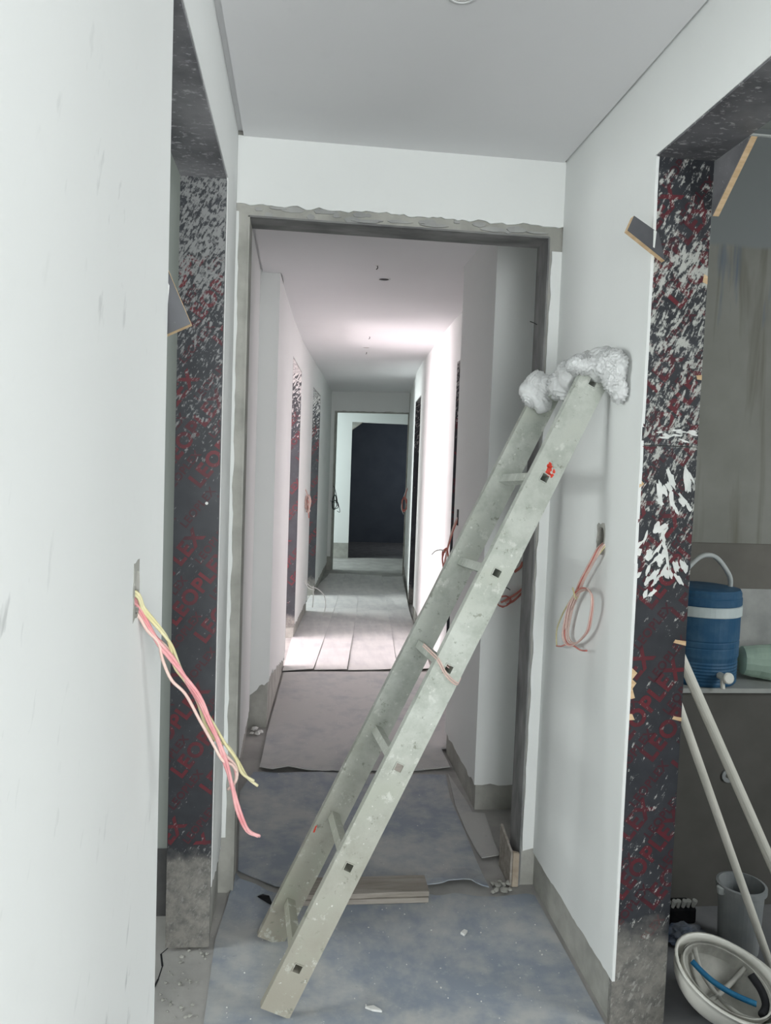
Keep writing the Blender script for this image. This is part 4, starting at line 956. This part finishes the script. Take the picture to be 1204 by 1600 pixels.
# hard hat lying upside down
Hc = Vector((1.188, 1.95, 0.004))
hat = thing('hard_hat', 'dirty white hard hat lying upside down on the kitchen floor', 'helmet', Hc)
tilt = Matrix.Rotation(math.radians(22), 3, 'X') @ Matrix.Rotation(math.radians(10), 3, 'Y') @ Matrix.Rotation(math.radians(-28), 3, 'Z')
def dome(rx, ry, h, rim, seg=40, nr=10, brim=None, zoff=0.0):
    bm = bmesh.new(); rings = []
    prof = [(math.sin(i/nr*math.pi/2), 1-math.cos(i/nr*math.pi/2)) for i in range(1, nr+1)]
    c = bm.verts.new((0, 0, zoff))
    for s, z in prof: rings.append([bm.verts.new((rx*s*math.cos(2*math.pi*k/seg), ry*s*math.sin(2*math.pi*k/seg), zoff+h*z)) for k in range(seg)])
    for k in range(seg): bm.faces.new((c, rings[0][(k+1) % seg], rings[0][k]))
    if rim:
        o = []
        for k in range(seg):
            a = 2*math.pi*k/seg; e = rim+(0.03*max(0, math.cos(a))**2)
            o.append(bm.verts.new(((rx+e)*math.cos(a), (ry+e)*math.sin(a), zoff+h-0.002)))
        rings.append(o)
    for i in range(len(rings)-1):
        for k in range(seg): bm.faces.new((rings[i][k], rings[i][(k+1) % seg], rings[i+1][(k+1) % seg], rings[i+1][k]))
    return bm
def hat_put(name, bm, mat, smooth=True, sol=0.0):
    if sol:
        bmesh.ops.recalc_face_normals(bm, faces=bm.faces)
        bmesh.ops.solidify(bm, geom=list(bm.faces), thickness=sol)
    for v in bm.verts: v.co = (tilt @ Vector((v.co.x, v.co.y, v.co.z*0.84)))*1.2 + Hc + Vector((0, 0, 0.012))
    return put(name, bm, mat, hat, smooth=smooth)
hat_put('shell', dome(0.119, 0.099, 0.125, 0.007), M['white_hard'], sol=0.003)
hat_put('liner', dome(0.106, 0.087, 0.105, 0, zoff=0.012), M['helmet_in'])
bm = bmesh.new(); rr = []
for k in range(40):
    a = 2*math.pi*k/40
    rr.append([bm.verts.new((0.101*math.cos(a)*s, 0.083*math.sin(a)*s, z)) for s, z in ((1, 0.078), (1.02, 0.112), (0.98, 0.112), (0.96, 0.078))])
for k in range(40):
    for q in range(4): bm.faces.new((rr[k][q], rr[(k+1) % 40][q], rr[(k+1) % 40][(q+1) % 4], rr[k][(q+1) % 4]))
hat_put('headband', bm, M['helmet_in'], False)
bm = bmesh.new()
for k in range(2):
    a = math.radians(62+75*k)
    tube(bm, [(0.1*math.cos(a), 0.083*math.sin(a), 0.1), (0.06*math.cos(a), 0.05*math.sin(a), 0.06), (0, 0, 0.045), (-0.06*math.cos(a), -0.05*math.sin(a), 0.06), (-0.1*math.cos(a), -0.083*math.sin(a), 0.1)], 0.006, 6, 5)
hat_put('crown_strap', bm, M['helmet_in'])
bm = tube(bmesh.new(), [(-0.075, 0.02, 0.09), (-0.03, 0.0, 0.085), (0.02, -0.008, 0.085), (0.07, -0.012, 0.096)], 0.007, 8, 6)
hat_put('blue_strap', bm, M['blue_strap']).__setitem__('label', 'blue strap')
bm = tube(bmesh.new(), [(0.085, -0.03, 0.09), (0.095, 0.0, 0.092), (0.085, 0.035, 0.095), (0.06, 0.06, 0.1)], 0.011, 8, 6)
hat_put('sweat_pad', bm, M['black']).__setitem__('label', 'dark grey foam pad')

# grey bucket
K = Vector((1.425, 2.21, 0.004)); bk = thing('bucket', 'tall grey plastic bucket on the kitchen floor behind the pipes', 'bucket', K)
put('body', lathe(bmesh.new(), [(0.056, 0), (0.060, 0.004), (0.068, 0.205), (0.0655, 0.205), (0.058, 0.008), (0.001, 0.008)], K, 32, True, True), M['bucket'], bk)
bm = lathe(bmesh.new(), [(0.068, 0.196), (0.075, 0.198), (0.075, 0.214), (0.0665, 0.216), (0.0655, 0.2)], K, 32, False, False)
put('rim', bm, M['bucket'], bk)
put('lip', lathe(bmesh.new(), [(0.012, 0.0), (0.014, 0.02), (0.009, 0.022)], K+Vector((-0.073, -0.01, 0.19)), 12), M['jug_grey'], bk)
# scrub brush lying in the corner
S0 = Vector((1.26, 2.36, 0.004)); sb = thing('scrub_brush', 'dark scrubbing brush with white bristles left of the grey bucket', 'brush', S0)
put('block', bevel(boxes((1.195, 1.34, 2.31, 2.38, 0.025, 0.08)), 0.008), M['black'], sb)
for k in range(7):
    x = 1.225+k*0.0175
    bm = tube(bmesh.new(), [(x, 2.32, 0.08), (x+0.002*(-1)**k, 2.312, 0.106)], 0.0065, 8, sm=False, rf=lambda t: 0.0055+0.003*t)
    put('bristle_tuft', bm, M['wire_white'], sb)
bm = bmesh.new(); lump(bm, (1.25, 2.36, 0.02), 0.02, 900)
put('handle', tube(bmesh.new(), [(1.10, 2.35, 0.024), (1.17, 2.345, 0.045), (1.2, 2.345, 0.05)], 0.016, 10), M['black'], sb, smooth=True)
bm.free()
bm = bmesh.new(); bmesh.ops.create_icosphere(bm, subdivisions=4, radius=1.0)
for v in bm.verts:
    f = 1+0.25*noise.noise(v.co*2.5)+0.12*noise.noise(v.co*6)
    v.co = Vector((v.co.x*0.065*f, v.co.y*0.04*f, v.co.z*0.035*f))+Vector((1.265, 2.235, 0.036))
    v.co.z = max(v.co.z, 0.0045)
o = put('crumpled_bag', bm, M['bag'], loc=(1.265, 2.235, 0.004)); tag(o, 'crumpled blue and grey plastic bag between hard hat and brush', 'bag')

for o in bpy.data.objects:
    if '_o' in o: del o['_o']
